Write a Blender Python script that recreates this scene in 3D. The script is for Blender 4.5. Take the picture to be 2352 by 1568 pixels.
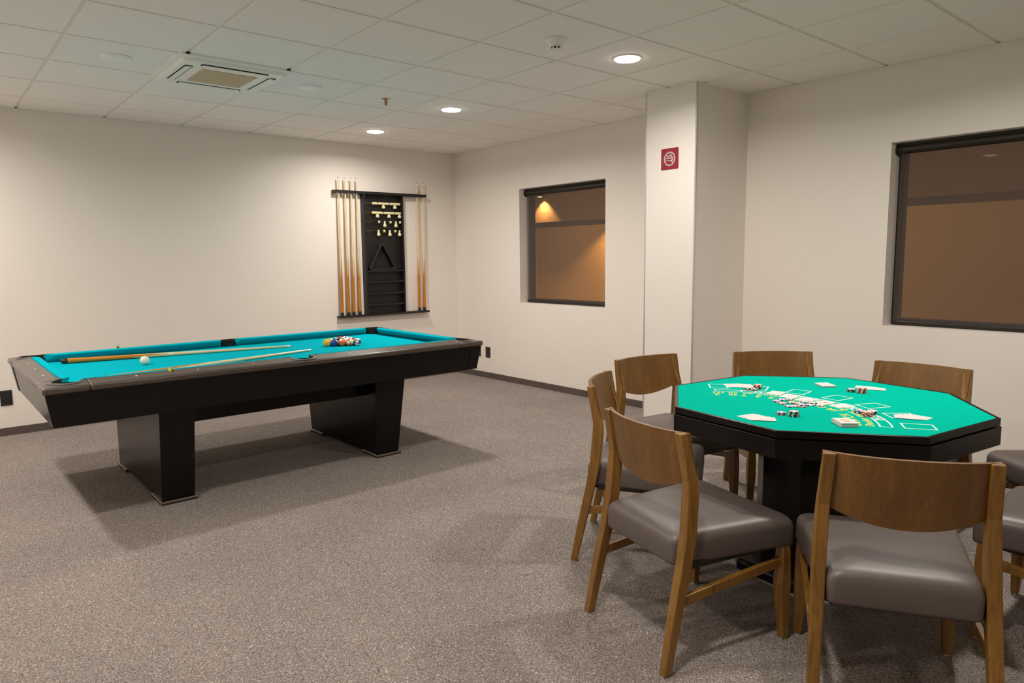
import bpy, bmesh, math, random
from mathutils import Vector, Matrix
random.seed(7)
for o in list(bpy.data.objects): bpy.data.objects.remove(o)
SC = bpy.context.scene
COL = SC.collection
PI = math.pi

# ------------------------------------------------------------------ camera
S = 0.61                                   # ceiling grid module in metres
FPX, YAW, PIT, ROL = 1602.79, 0.7038, -0.1198, -0.0119
CAM = Vector((-3.1724 * S, -5.3387 * S, 2.2635 * S))
ZC = (1.9882 + 2.2635) * S                 # ceiling height
YA = 5.9046 * S                            # wall with the cue rack
XB = 4.9585 * S                            # wall with the windows
GY = S * 1.02
XW, YW = -3.42, -5.05                      # the two walls behind the camera
_c, _s = math.cos(YAW), math.sin(YAW)
FW = Vector((_s * math.cos(PIT), _c * math.cos(PIT), math.sin(PIT)))
_r = Vector((_c, -_s, 0)); _u = _r.cross(FW)
RT = _r * math.cos(ROL) + _u * math.sin(ROL)
UP = -_r * math.sin(ROL) + _u * math.cos(ROL)
def ray(px, py): return FW + RT * ((px - 1176) / FPX) - UP * ((py - 784) / FPX)
def onz(px, py, z):
    d = ray(px, py); return CAM + d * ((z - CAM.z) / d.z)
def ony(px, py, y):
    d = ray(px, py); return CAM + d * ((y - CAM.y) / d.y)
def onx(px, py, x):
    d = ray(px, py); return CAM + d * ((x - CAM.x) / d.x)

cam_data = bpy.data.cameras.new('camera'); cam = bpy.data.objects.new('camera', cam_data); COL.objects.link(cam)
cam_data.sensor_width = 36; cam_data.lens = FPX / 2352 * 36; cam_data.clip_start = 0.05; cam_data.clip_end = 100
cam.matrix_world = Matrix(((RT.x, UP.x, -FW.x, CAM.x), (RT.y, UP.y, -FW.y, CAM.y), (RT.z, UP.z, -FW.z, CAM.z), (0, 0, 0, 1)))
SC.camera = cam

# ------------------------------------------------------------------ world, exposure, lamp strengths
wd = bpy.data.worlds.new('night'); SC.world = wd; wd.use_nodes = True
wd.node_tree.nodes['Background'].inputs[0].default_value = (0.012, 0.013, 0.02, 1)
wd.node_tree.nodes['Background'].inputs[1].default_value = 1.0
SC.view_settings.view_transform = 'Standard'; SC.view_settings.look = 'None'
SC.view_settings.exposure = 0.0; SC.view_settings.gamma = 1.0; SC.view_settings.use_curve_mapping = False
LAMP_W = {(2.5, 4.5): 15.5, (-3.5, 4.5): 17.0, (2.5, 2.5): 23.0, (-3.5, 2.5): 24.0, (2.5, -.5): 15.5, (-3.5, -.5): 24.0, (2.5, -3.5): 25.0, (-1.5, -3.5): 23.0}   # watts of each lit downlight
LAMP_COL = (1.0, 0.945, 0.875)
LAMP_SPREAD = math.radians(165)
LIT = [(2.5, 4.5), (2.5, 2.5), (2.5, -.5), (-3.5, 4.5), (-3.5, 2.5), (-3.5, -.5), (2.5, -3.5), (-1.5, -3.5)]   # grid cells with a lit downlight
UNLIT = [(.5, 2.5), (-1.5, 2.5)]

# ------------------------------------------------------------------ materials
MATS = {}
def nt(name):
    m = bpy.data.materials.new(name); m.use_nodes = True; t = m.node_tree
    b = t.nodes['Principled BSDF']; MATS[name] = m
    return m, t, b
def N(t, ty, **kw):
    n = t.nodes.new(ty)
    for k, v in kw.items(): setattr(n, k, v)
    return n
def lin(r, g, b):
    f = lambda c: ((c / 255 + .055) / 1.055) ** 2.4 if c > 10 else c / 255 / 12.92
    return (f(r), f(g), f(b), 1)
def plain(name, col, rough=.5, metal=0, spec=.5, coat=0, bump=0, scale=200, var=0.0):
    m, t, b = nt(name)
    b.inputs['Base Color'].default_value = col; b.inputs['Roughness'].default_value = rough
    b.inputs['Metallic'].default_value = metal; b.inputs['Specular IOR Level'].default_value = spec
    b.inputs['Coat Weight'].default_value = coat
    tc = N(t, 'ShaderNodeTexCoord')
    no = N(t, 'ShaderNodeTexNoise'); no.inputs['Scale'].default_value = scale; no.inputs['Detail'].default_value = 3
    t.links.new(tc.outputs['Object'], no.inputs['Vector'])
    if var:
        mx = N(t, 'ShaderNodeMix', data_type='RGBA'); mx.inputs['A'].default_value = tuple(c * (1 - var) for c in col[:3]) + (1,)
        mx.inputs['B'].default_value = tuple(min(1, c * (1 + var)) for c in col[:3]) + (1,)
        t.links.new(no.outputs['Fac'], mx.inputs['Factor']); t.links.new(mx.outputs['Result'], b.inputs['Base Color'])
    if bump:
        bp = N(t, 'ShaderNodeBump'); bp.inputs['Strength'].default_value = bump; bp.inputs['Distance'].default_value = .002
        t.links.new(no.outputs['Fac'], bp.inputs['Height']); t.links.new(bp.outputs['Normal'], b.inputs['Normal'])
    return m
def ramp(t, stops):
    r = N(t, 'ShaderNodeValToRGB'); e = r.color_ramp.elements
    while len(e) > 1: e.remove(e[-1])
    e[0].position, e[0].color = stops[0]
    for p, c in stops[1:]:
        x = e.new(p); x.color = c
    return r

plain('wall_paint', lin(241, 232, 223), .6, spec=.25, bump=.06, scale=350, var=.012)
plain('wall_paint_pillar', lin(241, 233, 225), .55, spec=.25, bump=.05, scale=350, var=.01)
plain('tile_white', lin(253, 245, 240), .9, spec=.1, bump=.5, scale=420, var=.03)
plain('grid_white', lin(236, 230, 222), .5, spec=.3)
plain('white_plastic', lin(246, 241, 233), .42)
plain('opal', lin(252, 250, 246), .5)
plain('grille', lin(212, 184, 152), .8, bump=.6, scale=500, var=.15)
plain('black_slot', (.006, .005, .005, 1), .7)
plain('black_plastic', lin(32, 29, 28), .45)
plain('alu', lin(205, 204, 202), .35, metal=.6)
plain('dark_metal', lin(66, 60, 55), .35, metal=.8)
plain('rim_metal', lin(104, 96, 90), .28, metal=.85)
plain('frame_bronze', lin(46, 38, 33), .4, metal=.3)
plain('brass', lin(196, 150, 84), .35, metal=.9)
plain('white_ink', lin(236, 232, 226), .7)
plain('yellow_ink', lin(238, 216, 96), .7)
plain('chalk_label', lin(236, 228, 50), .5, var=.1, scale=60)
plain('chalk_blue', lin(120, 160, 200), .9)
plain('bead_cream', lin(238, 228, 178), .3, coat=.3)
plain('ivory', lin(236, 232, 208), .12, coat=.6)
plain('card_edge', lin(228, 222, 216), .6)
plain('sign_red', lin(150, 26, 40), .45, var=.04, scale=8)
plain('sign_grey', lin(186, 176, 186), .5)
plain('sign_white', lin(236, 226, 228), .5)
plain('glide', lin(205, 203, 198), .4)
plain('sprinkler_red', lin(170, 70, 30), .3)
plain('chrome', lin(190, 184, 174), .2, metal=1)
plain('exterior_plaster', lin(196, 158, 112), .85, bump=.3, scale=40, var=.05)
plain('exterior_soffit', lin(120, 92, 66), .9)
plain('exterior_ground', lin(110, 104, 96), .9, bump=.4, scale=30, var=.1)

def cloth(name, col, dark):
    m, t, b = nt(name)
    tc = N(t, 'ShaderNodeTexCoord'); no = N(t, 'ShaderNodeTexNoise'); no.inputs['Scale'].default_value = 900
    t.links.new(tc.outputs['Object'], no.inputs['Vector'])
    mx = N(t, 'ShaderNodeMix', data_type='RGBA'); mx.inputs['A'].default_value = dark; mx.inputs['B'].default_value = col
    t.links.new(no.outputs['Fac'], mx.inputs['Factor']); t.links.new(mx.outputs['Result'], b.inputs['Base Color'])
    b.inputs['Roughness'].default_value = 1; b.inputs['Specular IOR Level'].default_value = .02
    bp = N(t, 'ShaderNodeBump'); bp.inputs['Strength'].default_value = .15; bp.inputs['Distance'].default_value = .0006
    t.links.new(no.outputs['Fac'], bp.inputs['Height']); t.links.new(bp.outputs['Normal'], b.inputs['Normal'])
cloth('pool_cloth', lin(0, 176, 192), lin(0, 168, 184))
cloth('card_felt', lin(0, 184, 158), lin(0, 176, 152))

def carpet(name, a, b_, c_, sc=1.0):
    m, t, b = nt(name)
    tc = N(t, 'ShaderNodeTexCoord')
    mp = N(t, 'ShaderNodeMapping'); t.links.new(tc.outputs['Object'], mp.inputs['Vector'])
    dn = N(t, 'ShaderNodeTexNoise'); dn.inputs['Scale'].default_value = 60 * sc
    t.links.new(mp.outputs['Vector'], dn.inputs['Vector'])
    ad = N(t, 'ShaderNodeMix', data_type='RGBA', blend_type='LINEAR_LIGHT'); ad.inputs['Factor'].default_value = .012
    t.links.new(mp.outputs['Vector'], ad.inputs['A']); t.links.new(dn.outputs['Color'], ad.inputs['B'])
    n1 = N(t, 'ShaderNodeTexNoise'); n1.inputs['Scale'].default_value = 165 * sc; n1.inputs['Detail'].default_value = 2.5; n1.inputs['Roughness'].default_value = .65
    n2 = N(t, 'ShaderNodeTexVoronoi'); n2.inputs['Scale'].default_value = 210 * sc
    n3 = N(t, 'ShaderNodeTexNoise'); n3.inputs['Scale'].default_value = 1.6; n3.inputs['Detail'].default_value = 4
    for n in (n1, n2): t.links.new(ad.outputs['Result'], n.inputs['Vector'])
    t.links.new(mp.outputs['Vector'], n3.inputs['Vector'])
    r1 = ramp(t, [(.36, a), (.47, b_), (.55, b_), (.66, c_)])
    t.links.new(n1.outputs['Fac'], r1.inputs['Fac'])
    r2 = ramp(t, [(0, lin(134, 92, 82)), (.35, lin(146, 128, 118)), (.7, lin(136, 132, 128)), (1, lin(182, 168, 156))])
    t.links.new(n2.outputs['Color'], r2.inputs['Fac'])
    mx = N(t, 'ShaderNodeMix', data_type='RGBA'); mx.inputs['Factor'].default_value = .35
    t.links.new(r1.outputs['Color'], mx.inputs['A']); t.links.new(r2.outputs['Color'], mx.inputs['B'])
    hs = N(t, 'ShaderNodeMix', data_type='RGBA', blend_type='MULTIPLY'); hs.inputs['Factor'].default_value = 1
    r3 = ramp(t, [(.3, (.9, .9, .9, 1)), (.7, (1.06, 1.05, 1.04, 1))]); t.links.new(n3.outputs['Fac'], r3.inputs['Fac'])
    t.links.new(mx.outputs['Result'], hs.inputs['A']); t.links.new(r3.outputs['Color'], hs.inputs['B'])
    t.links.new(hs.outputs['Result'], b.inputs['Base Color'])
    b.inputs['Roughness'].default_value = 1; b.inputs['Specular IOR Level'].default_value = .05
    bp = N(t, 'ShaderNodeBump'); bp.inputs['Strength'].default_value = .8; bp.inputs['Distance'].default_value = .004
    t.links.new(n1.outputs['Fac'], bp.inputs['Height']); t.links.new(bp.outputs['Normal'], b.inputs['Normal'])
carpet('carpet', lin(52, 46, 44), lin(146, 137, 131), lin(240, 231, 223), 1.15)
carpet('carpet_skirting', lin(30, 25, 24), lin(60, 52, 48), lin(92, 80, 72), 1.0)

def wood(name, dark, mid, light, axis='Z', rough=.38, scale=1.0, coat=.15, spec=.5, coat_rough=.25):
    m, t, b = nt(name)
    tc = N(t, 'ShaderNodeTexCoord'); mp = N(t, 'ShaderNodeMapping')
    k = {'X': (.06, 1, 1), 'Y': (1, .06, 1), 'Z': (1, 1, .06)}[axis]
    mp.inputs['Scale'].default_value = tuple(v * scale for v in k)
    t.links.new(tc.outputs['Object'], mp.inputs['Vector'])
    n1 = N(t, 'ShaderNodeTexNoise'); n1.inputs['Scale'].default_value = 70; n1.inputs['Detail'].default_value = 6; n1.inputs['Roughness'].default_value = .6; n1.inputs['Distortion'].default_value = .4
    n2 = N(t, 'ShaderNodeTexNoise'); n2.inputs['Scale'].default_value = 9; n2.inputs['Detail'].default_value = 2
    for n in (n1, n2): t.links.new(mp.outputs['Vector'], n.inputs['Vector'])
    mx = N(t, 'ShaderNodeMath', operation='MULTIPLY_ADD'); mx.inputs[1].default_value = .55
    t.links.new(n1.outputs['Fac'], mx.inputs[0])
    m2 = N(t, 'ShaderNodeMath', operation='MULTIPLY'); m2.inputs[1].default_value = .45
    t.links.new(n2.outputs['Fac'], m2.inputs[0]); t.links.new(m2.outputs[0], mx.inputs[2])
    r = ramp(t, [(.3, dark), (.5, mid), (.68, light)]); t.links.new(mx.outputs[0], r.inputs['Fac'])
    t.links.new(r.outputs['Color'], b.inputs['Base Color'])
    b.inputs['Roughness'].default_value = rough; b.inputs['Coat Weight'].default_value = coat; b.inputs['Coat Roughness'].default_value = coat_rough
    b.inputs['Specular IOR Level'].default_value = spec
    bp = N(t, 'ShaderNodeBump'); bp.inputs['Strength'].default_value = .08; bp.inputs['Distance'].default_value = .001
    t.links.new(n1.outputs['Fac'], bp.inputs['Height']); t.links.new(bp.outputs['Normal'], b.inputs['Normal'])
wood('chair_wood', lin(92, 58, 12), lin(132, 90, 22), lin(160, 116, 36), rough=.45, coat=.55, coat_rough=.40)
wood('chair_veneer', lin(98, 62, 14), lin(120, 80, 22), lin(138, 96, 32), scale=2.6, rough=.45, coat=.55, coat_rough=.40)
wood('black_wood', lin(9, 6, 5), lin(13, 9, 7), lin(18, 13, 11), axis='X', rough=.24, coat=.0, spec=.28)
wood('rail_laminate', lin(64, 56, 50), lin(73, 64, 57), lin(82, 72, 65), axis='X', rough=.3, coat=.1)
wood('table_black', lin(8, 6, 5), lin(12, 9, 8), lin(17, 13, 11), axis='X', rough=.26, coat=0, spec=.3)
wood('rack_black', lin(20, 15, 13), lin(25, 19, 17), lin(34, 27, 23), axis='Z', rough=.5, coat=0)
wood('maple', lin(222, 196, 150), lin(232, 208, 164), lin(240, 220, 180), rough=.25, coat=.5)

def vinyl():
    m, t, b = nt('seat_vinyl')
    b.inputs['Base Color'].default_value = lin(94, 83, 78); b.inputs['Roughness'].default_value = .46
    b.inputs['Specular IOR Level'].default_value = .8
    tc = N(t, 'ShaderNodeTexCoord'); v = N(t, 'ShaderNodeTexVoronoi'); v.inputs['Scale'].default_value = 650
    t.links.new(tc.outputs['Object'], v.inputs['Vector'])
    bp = N(t, 'ShaderNodeBump'); bp.inputs['Strength'].default_value = .12; bp.inputs['Distance'].default_value = .0008
    t.links.new(v.outputs['Distance'], bp.inputs['Height']); t.links.new(bp.outputs['Normal'], b.inputs['Normal'])
vinyl()

def cue_butt_mat():                        # stained butt running into the maple shaft in long points
    m, t, b = nt('cue_butt')
    tc = N(t, 'ShaderNodeTexCoord'); sp = N(t, 'ShaderNodeSeparateXYZ'); t.links.new(tc.outputs['Object'], sp.inputs[0])
    at = N(t, 'ShaderNodeMath', operation='ARCTAN2'); t.links.new(sp.outputs['Y'], at.inputs[0]); t.links.new(sp.outputs['X'], at.inputs[1])
    mu = N(t, 'ShaderNodeMath', operation='MULTIPLY'); mu.inputs[1].default_value = 4; t.links.new(at.outputs[0], mu.inputs[0])
    co = N(t, 'ShaderNodeMath', operation='COSINE'); t.links.new(mu.outputs[0], co.inputs[0])
    ma = N(t, 'ShaderNodeMath', operation='MULTIPLY_ADD'); ma.inputs[1].default_value = .11; ma.inputs[2].default_value = .50; t.links.new(co.outputs[0], ma.inputs[0])
    lt = N(t, 'ShaderNodeMath', operation='LESS_THAN'); t.links.new(sp.outputs['Z'], lt.inputs[0]); t.links.new(ma.outputs[0], lt.inputs[1])
    no = N(t, 'ShaderNodeTexNoise'); no.inputs['Scale'].default_value = 40
    mp = N(t, 'ShaderNodeMapping'); mp.inputs['Scale'].default_value = (1, 1, .05); t.links.new(tc.outputs['Object'], mp.inputs['Vector']); t.links.new(mp.outputs['Vector'], no.inputs['Vector'])
    r = ramp(t, [(.35, lin(176, 104, 10)), (.65, lin(208, 134, 24))]); t.links.new(no.outputs['Fac'], r.inputs['Fac'])
    mx = N(t, 'ShaderNodeMix', data_type='RGBA'); mx.inputs['A'].default_value = lin(234, 212, 168)
    t.links.new(r.outputs['Color'], mx.inputs['B']); t.links.new(lt.outputs[0], mx.inputs['Factor'])
    t.links.new(mx.outputs['Result'], b.inputs['Base Color']); b.inputs['Roughness'].default_value = .22; b.inputs['Coat Weight'].default_value = .5
cue_butt_mat()

def ball_mat(name, col, stripe):
    m, t, b = nt(name)
    tc = N(t, 'ShaderNodeTexCoord'); sp = N(t, 'ShaderNodeSeparateXYZ'); t.links.new(tc.outputs['Object'], sp.inputs[0])
    spot = N(t, 'ShaderNodeMath', operation='GREATER_THAN'); spot.inputs[1].default_value = .0247 if not stripe else .0252
    ab = N(t, 'ShaderNodeMath', operation='ABSOLUTE'); t.links.new(sp.outputs['X'], ab.inputs[0]); t.links.new(ab.outputs[0], spot.inputs[0])
    mx = N(t, 'ShaderNodeMix', data_type='RGBA'); mx.inputs['A'].default_value = col; mx.inputs['B'].default_value = lin(240, 236, 216)
    t.links.new(spot.outputs[0], mx.inputs['Factor'])
    res = mx.outputs['Result']
    if stripe:
        az = N(t, 'ShaderNodeMath', operation='ABSOLUTE'); t.links.new(sp.outputs['Z'], az.inputs[0])
        g = N(t, 'ShaderNodeMath', operation='GREATER_THAN'); g.inputs[1].default_value = .0145; t.links.new(az.outputs[0], g.inputs[0])
        m2 = N(t, 'ShaderNodeMix', data_type='RGBA'); m2.inputs['B'].default_value = lin(240, 236, 216)
        t.links.new(g.outputs[0], m2.inputs['Factor']); t.links.new(res, m2.inputs['A']); res = m2.outputs['Result']
    t.links.new(res, b.inputs['Base Color']); b.inputs['Roughness'].default_value = .08; b.inputs['Coat Weight'].default_value = .4

def chip_mats():
    for n, c in dict(red=(190, 44, 22), blue=(28, 36, 112), black=(22, 21, 20), green=(14, 84, 50), white=(226, 220, 214)).items():
        plain('chip_' + n, lin(*c), .45)
    plain('chip_white_spot', lin(238, 234, 226), .45)
    for n, c in dict(red=(232, 206, 196), blue=(206, 208, 226), black=(226, 220, 216), green=(206, 222, 206), white=(232, 226, 222)).items():
        plain('chip_face_' + n, lin(*c), .5, var=.08, scale=150)
chip_mats()

def card_face(name, ink, ink2, court):
    m, t, b = nt(name)
    tc = N(t, 'ShaderNodeTexCoord')
    vo = N(t, 'ShaderNodeTexVoronoi'); vo.inputs['Scale'].default_value = 55 if not court else 120
    t.links.new(tc.outputs['Object'], vo.inputs['Vector'])
    lt = N(t, 'ShaderNodeMath', operation='LESS_THAN'); lt.inputs[1].default_value = .32 if not court else .55
    t.links.new(vo.outputs['Distance'], lt.inputs[0])
    sp = N(t, 'ShaderNodeSeparateXYZ'); t.links.new(tc.outputs['Object'], sp.inputs[0])
    fac = lt.outputs[0]
    for ax, lim in (('X', .016 if court else .022), ('Y', .025 if court else .036)):
        a = N(t, 'ShaderNodeMath', operation='ABSOLUTE'); t.links.new(sp.outputs[ax], a.inputs[0])
        l = N(t, 'ShaderNodeMath', operation='LESS_THAN'); l.inputs[1].default_value = lim; t.links.new(a.outputs[0], l.inputs[0])
        mu = N(t, 'ShaderNodeMath', operation='MULTIPLY'); t.links.new(fac, mu.inputs[0]); t.links.new(l.outputs[0], mu.inputs[1]); fac = mu.outputs[0]
    inkm = N(t, 'ShaderNodeMix', data_type='RGBA'); inkm.inputs['A'].default_value = ink; inkm.inputs['B'].default_value = ink2
    t.links.new(vo.outputs['Color'], inkm.inputs['Factor'])
    mx = N(t, 'ShaderNodeMix', data_type='RGBA'); mx.inputs['A'].default_value = lin(236, 228, 224)
    t.links.new(inkm.outputs['Result'], mx.inputs['B']); t.links.new(fac, mx.inputs['Factor'])
    t.links.new(mx.outputs['Result'], b.inputs['Base Color']); b.inputs['Roughness'].default_value = .45
card_face('card_red', lin(220, 120, 110), lin(232, 190, 180), False)
card_face('card_black', lin(120, 112, 110), lin(200, 190, 184), False)
card_face('card_court', lin(214, 176, 110), lin(228, 168, 146), True)
card_face('card_back', lin(190, 192, 216), lin(206, 206, 226), True)

def shade_mat():
    m, t, b = nt('shade_screen')
    b.inputs['Base Color'].default_value = lin(94, 84, 78); b.inputs['Roughness'].default_value = .9; b.inputs['Specular IOR Level'].default_value = .1
    tr = N(t, 'ShaderNodeBsdfTransparent'); tr.inputs[0].default_value = (1, .93, .84, 1)
    tc = N(t, 'ShaderNodeTexCoord'); no = N(t, 'ShaderNodeTexNoise'); no.inputs['Scale'].default_value = 300
    t.links.new(tc.outputs['Object'], no.inputs['Vector'])
    mr = N(t, 'ShaderNodeMapRange'); mr.inputs['To Min'].default_value = .22; mr.inputs['To Max'].default_value = .34
    t.links.new(no.outputs['Fac'], mr.inputs['Value'])
    mx = N(t, 'ShaderNodeMixShader'); t.links.new(mr.outputs[0], mx.inputs[0]); t.links.new(b.outputs[0], mx.inputs[1]); t.links.new(tr.outputs[0], mx.inputs[2])
    t.links.new(mx.outputs[0], t.nodes['Material Output'].inputs['Surface'])
shade_mat()
def glass_mat():
    m, t, b = nt('window_glass')
    gl = N(t, 'ShaderNodeBsdfGlossy'); gl.inputs['Roughness'].default_value = .02
    tr = N(t, 'ShaderNodeBsdfTransparent'); tr.inputs[0].default_value = (.9, .92, .9, 1)
    lw = N(t, 'ShaderNodeLayerWeight'); lw.inputs[0].default_value = .5
    pw = N(t, 'ShaderNodeMath', operation='POWER'); pw.inputs[1].default_value = 4; t.links.new(lw.outputs['Facing'], pw.inputs[0])
    fr = N(t, 'ShaderNodeMath', operation='MULTIPLY_ADD'); fr.inputs[1].default_value = .9; fr.inputs[2].default_value = .045; t.links.new(pw.outputs[0], fr.inputs[0])
    mx = N(t, 'ShaderNodeMixShader'); t.links.new(fr.outputs[0], mx.inputs[0]); t.links.new(tr.outputs[0], mx.inputs[1]); t.links.new(gl.outputs[0], mx.inputs[2])
    t.links.new(mx.outputs[0], t.nodes['Material Output'].inputs['Surface'])
glass_mat()
def emit(name, col, st):
    m, t, b = nt(name)
    b.inputs['Base Color'].default_value = (1, 1, 1, 1); b.inputs['Emission Color'].default_value = col; b.inputs['Emission Strength'].default_value = st
emit('led_on', LAMP_COL + (1,), 22.0)
emit('warm_bulb', (1, .62, .2, 1), 20.0)

# ------------------------------------------------------------------ builders
def obj(name, bm, mat, parent=None, smooth=False, bevel=0, seg=2, mats=None, angle=40):
    me = bpy.data.meshes.new(name)
    if isinstance(bm, bpy.types.Mesh): me = bm
    else:
        bmesh.ops.recalc_face_normals(bm, faces=bm.faces[:]); bm.to_mesh(me); bm.free()
    if not me.materials:
        for k in (mats or [mat]): me.materials.append(MATS[k])
    o = bpy.data.objects.new(name, me); COL.objects.link(o)
    if parent: o.parent = parent
    if smooth:
        me.polygons.foreach_set('use_smooth', [True] * len(me.polygons))
        me.set_sharp_from_angle(angle=math.radians(angle))
    if bevel:
        md = o.modifiers.new('bevel', 'BEVEL'); md.width = bevel; md.segments = seg; md.limit_method = 'ANGLE'; md.angle_limit = math.radians(35)
    return o
def thing(name, label, cat, loc=(0, 0, 0), rz=0, group=None):
    o = bpy.data.objects.new(name, None); COL.objects.link(o); o.empty_display_size = .1
    o.location = loc; o.rotation_euler = (0, 0, rz); return tag(o, label, cat, group)
def tag(o, label, cat, group=None):
    o['label'] = label; o['category'] = cat
    if group: o['group'] = group
    return o
def struct(o): o['kind'] = 'structure'; return o
def copy_tree(o, parent=None):
    c = o.copy(); COL.objects.link(c); c.parent = parent
    for ch in list(o.children): copy_tree(ch, c)
    return c
def box(bm, x0, y0, z0, x1, y1, z1, mi=0):
    v = [bm.verts.new((x, y, z)) for x in (x0, x1) for y in (y0, y1) for z in (z0, z1)]
    for f in ((0, 1, 3, 2), (4, 6, 7, 5), (0, 4, 5, 1), (2, 3, 7, 6), (0, 2, 6, 4), (1, 5, 7, 3)):
        bm.faces.new([v[i] for i in f]).material_index = mi
    return bm
def B(*a): return box(bmesh.new(), *a)
def prism(bm, poly, z0, z1, mi=0, xf=None):
    f = xf or (lambda x, y, z: (x, y, z))
    lo = [bm.verts.new(f(x, y, z0)) for x, y in poly]; hi = [bm.verts.new(f(x, y, z1)) for x, y in poly]
    n = len(poly)
    bm.faces.new(lo[::-1]).material_index = mi; bm.faces.new(hi).material_index = mi
    for i in range(n): bm.faces.new((lo[i], lo[(i + 1) % n], hi[(i + 1) % n], hi[i])).material_index = mi
    return bm
def loft(bm, rings, cap=True, closed=True, mi=0):
    R = [[bm.verts.new(p) for p in r] for r in rings]
    n = len(R[0])
    for a, b in zip(R[:-1], R[1:]):
        for i in range(n if closed else n - 1):
            bm.faces.new((a[i], a[(i + 1) % n], b[(i + 1) % n], b[i])).material_index = mi
    if cap:
        bm.faces.new(R[0][::-1]).material_index = mi; bm.faces.new(R[-1]).material_index = mi
    return bm
def circ(r, z, n=24, cx=0, cy=0, a0=0): return [(cx + r * math.cos(a0 + 2 * PI * i / n), cy + r * math.sin(a0 + 2 * PI * i / n), z) for i in range(n)]
def lathe(prof, n=24, bm=None, cx=0, cy=0):
    return loft(bm or bmesh.new(), [circ(max(r, 1e-4), z, n, cx, cy) for r, z in prof])
def ring_strip(bm, inner, outer, z0, z1):
    n = len(inner)
    a = [bm.verts.new((x, y, z1)) for x, y in inner]; b = [bm.verts.new((x, y, z1)) for x, y in outer]
    c = [bm.verts.new((x, y, z0)) for x, y in inner]; d = [bm.verts.new((x, y, z0)) for x, y in outer]
    for i in range(n - 1):
        for q in ((a[i], a[i + 1], b[i + 1], b[i]), (c[i], d[i], d[i + 1], c[i + 1]), (b[i], b[i + 1], d[i + 1], d[i]), (a[i], c[i], c[i + 1], a[i + 1])): bm.faces.new(q)
    for i in (0, n - 1): bm.faces.new((a[i], b[i], d[i], c[i]))
    return bm
def rrect(hx, hy, r, n=4):
    p = []
    for sx, sy, a in ((1, 1, 0), (-1, 1, 90), (-1, -1, 180), (1, -1, 270)):
        for i in range(n + 1):
            t = math.radians(a + 90 * i / n); p.append((sx * (hx - r) + r * math.cos(t), sy * (hy - r) + r * math.sin(t)))
    return p

# ================================================================== ROOM
floor = struct(obj('floor', B(XW - .2, YW - .2, -.1, XB + .3, YA + .2, 0), 'carpet'))
W = .2
struct(obj('wall_left', B(XW - .2, YA, 0, XB + .28, YA + W, ZC + .3), 'wall_paint'))
struct(obj('wall_west', B(XW - .2, YW, 0, XW, YA, ZC + .3), 'wall_paint'))
struct(obj('wall_back', B(XW - .2, YW - .2, 0, XB + .28, YW, ZC + .3), 'wall_paint'))
WIN = [(1.216, 2.441, .894, 2.100), (-2.515, -1.294, .894, 2.100)]       # y0,y1,z0,z1
DEP = .20                                                                 # wall thickness at the windows
bm = bmesh.new()
ys = [YW, WIN[1][0], WIN[1][1], WIN[0][0], WIN[0][1], YA]
for i, (a, b) in enumerate(zip(ys[:-1], ys[1:])):
    if i in (1, 3):
        box(bm, XB, a, 0, XB + DEP, b, .894); box(bm, XB, a, 2.1, XB + DEP, b, ZC + .3)
    else: box(bm, XB, a, 0, XB + DEP, b, ZC + .3)
struct(obj('wall_right', bm, 'wall_paint'))
PX, PY0, PY1 = 2.362, -.240, .214
struct(obj('wall_pillar', B(PX, PY0, 0, XB, PY1, ZC), 'wall_paint_pillar'))
for k, yy in enumerate((PY0, PY1)):
    s = 1 if yy == PY1 else -1
    bm = bmesh.new(); box(bm, PX - .0015, yy - s * .010, 0, PX + .010, yy + s * .0015, ZC)
    struct(obj('trim_%d' % (k + 1), bm, 'alu'))
struct(obj('baseboard_left', B(XW, YA - .012, 0, XB, YA, .063), 'carpet_skirting'))
bm = B(XB - .012, PY1, 0, XB, YA - .012, .063); box(bm, XB - .012, YW, 0, XB, PY0, .063)
struct(obj('baseboard_right', bm, 'carpet_skirting'))

# ---- suspended ceiling: backing, grid bars and one tile per cell
ceil = struct(obj('ceiling', B(XW - .2, YW - .2, ZC + .03, XB + .28, YA + .2, ZC + .12), 'black_slot'))
i0, i1 = math.floor(XW / S), math.ceil(XB / S); j0, j1 = math.floor(YW / GY), math.ceil(YA / GY)
T = .011; TZ = ZC
for i in range(i0 + 1, i1):
    obj('grid_bar', B(i * S - .012, YW, TZ + .006, i * S + .012, YA, TZ + .03), 'grid_white', ceil)
for j in range(j0 + 1, j1):
    obj('grid_bar', B(XW, j * GY - .012, TZ + .0055, XB, j * GY + .012, TZ + .029), 'grid_white', ceil)
full = None
for i in range(i0, i1):
    for j in range(j0, j1):
        x0, x1, y0, y1 = max(i * S + T, XW), min((i + 1) * S - T, XB), max(j * GY + T, YW), min((j + 1) * GY - T, YA)
        if x1 - x0 < .02 or y1 - y0 < .02 or (i, j) == (-1, 2): continue
        if abs(x1 - x0 - S + 2 * T) < 1e-6 and abs(y1 - y0 - GY + 2 * T) < 1e-6:
            if full is None:
                full = obj('ceiling_tile', B(-(x1 - x0) / 2, -(y1 - y0) / 2, 0, (x1 - x0) / 2, (y1 - y0) / 2, .02), 'tile_white', ceil, bevel=.0025, seg=2); t_ = full
            else: t_ = full.copy(); COL.objects.link(t_)
            t_.location = ((x0 + x1) / 2, (y0 + y1) / 2, TZ)
        else:
            t_ = obj('ceiling_tile', B(x0, y0, 0, x1, y1, .02), 'tile_white', ceil, bevel=.0025, seg=2); t_.location = (0, 0, TZ)
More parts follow.
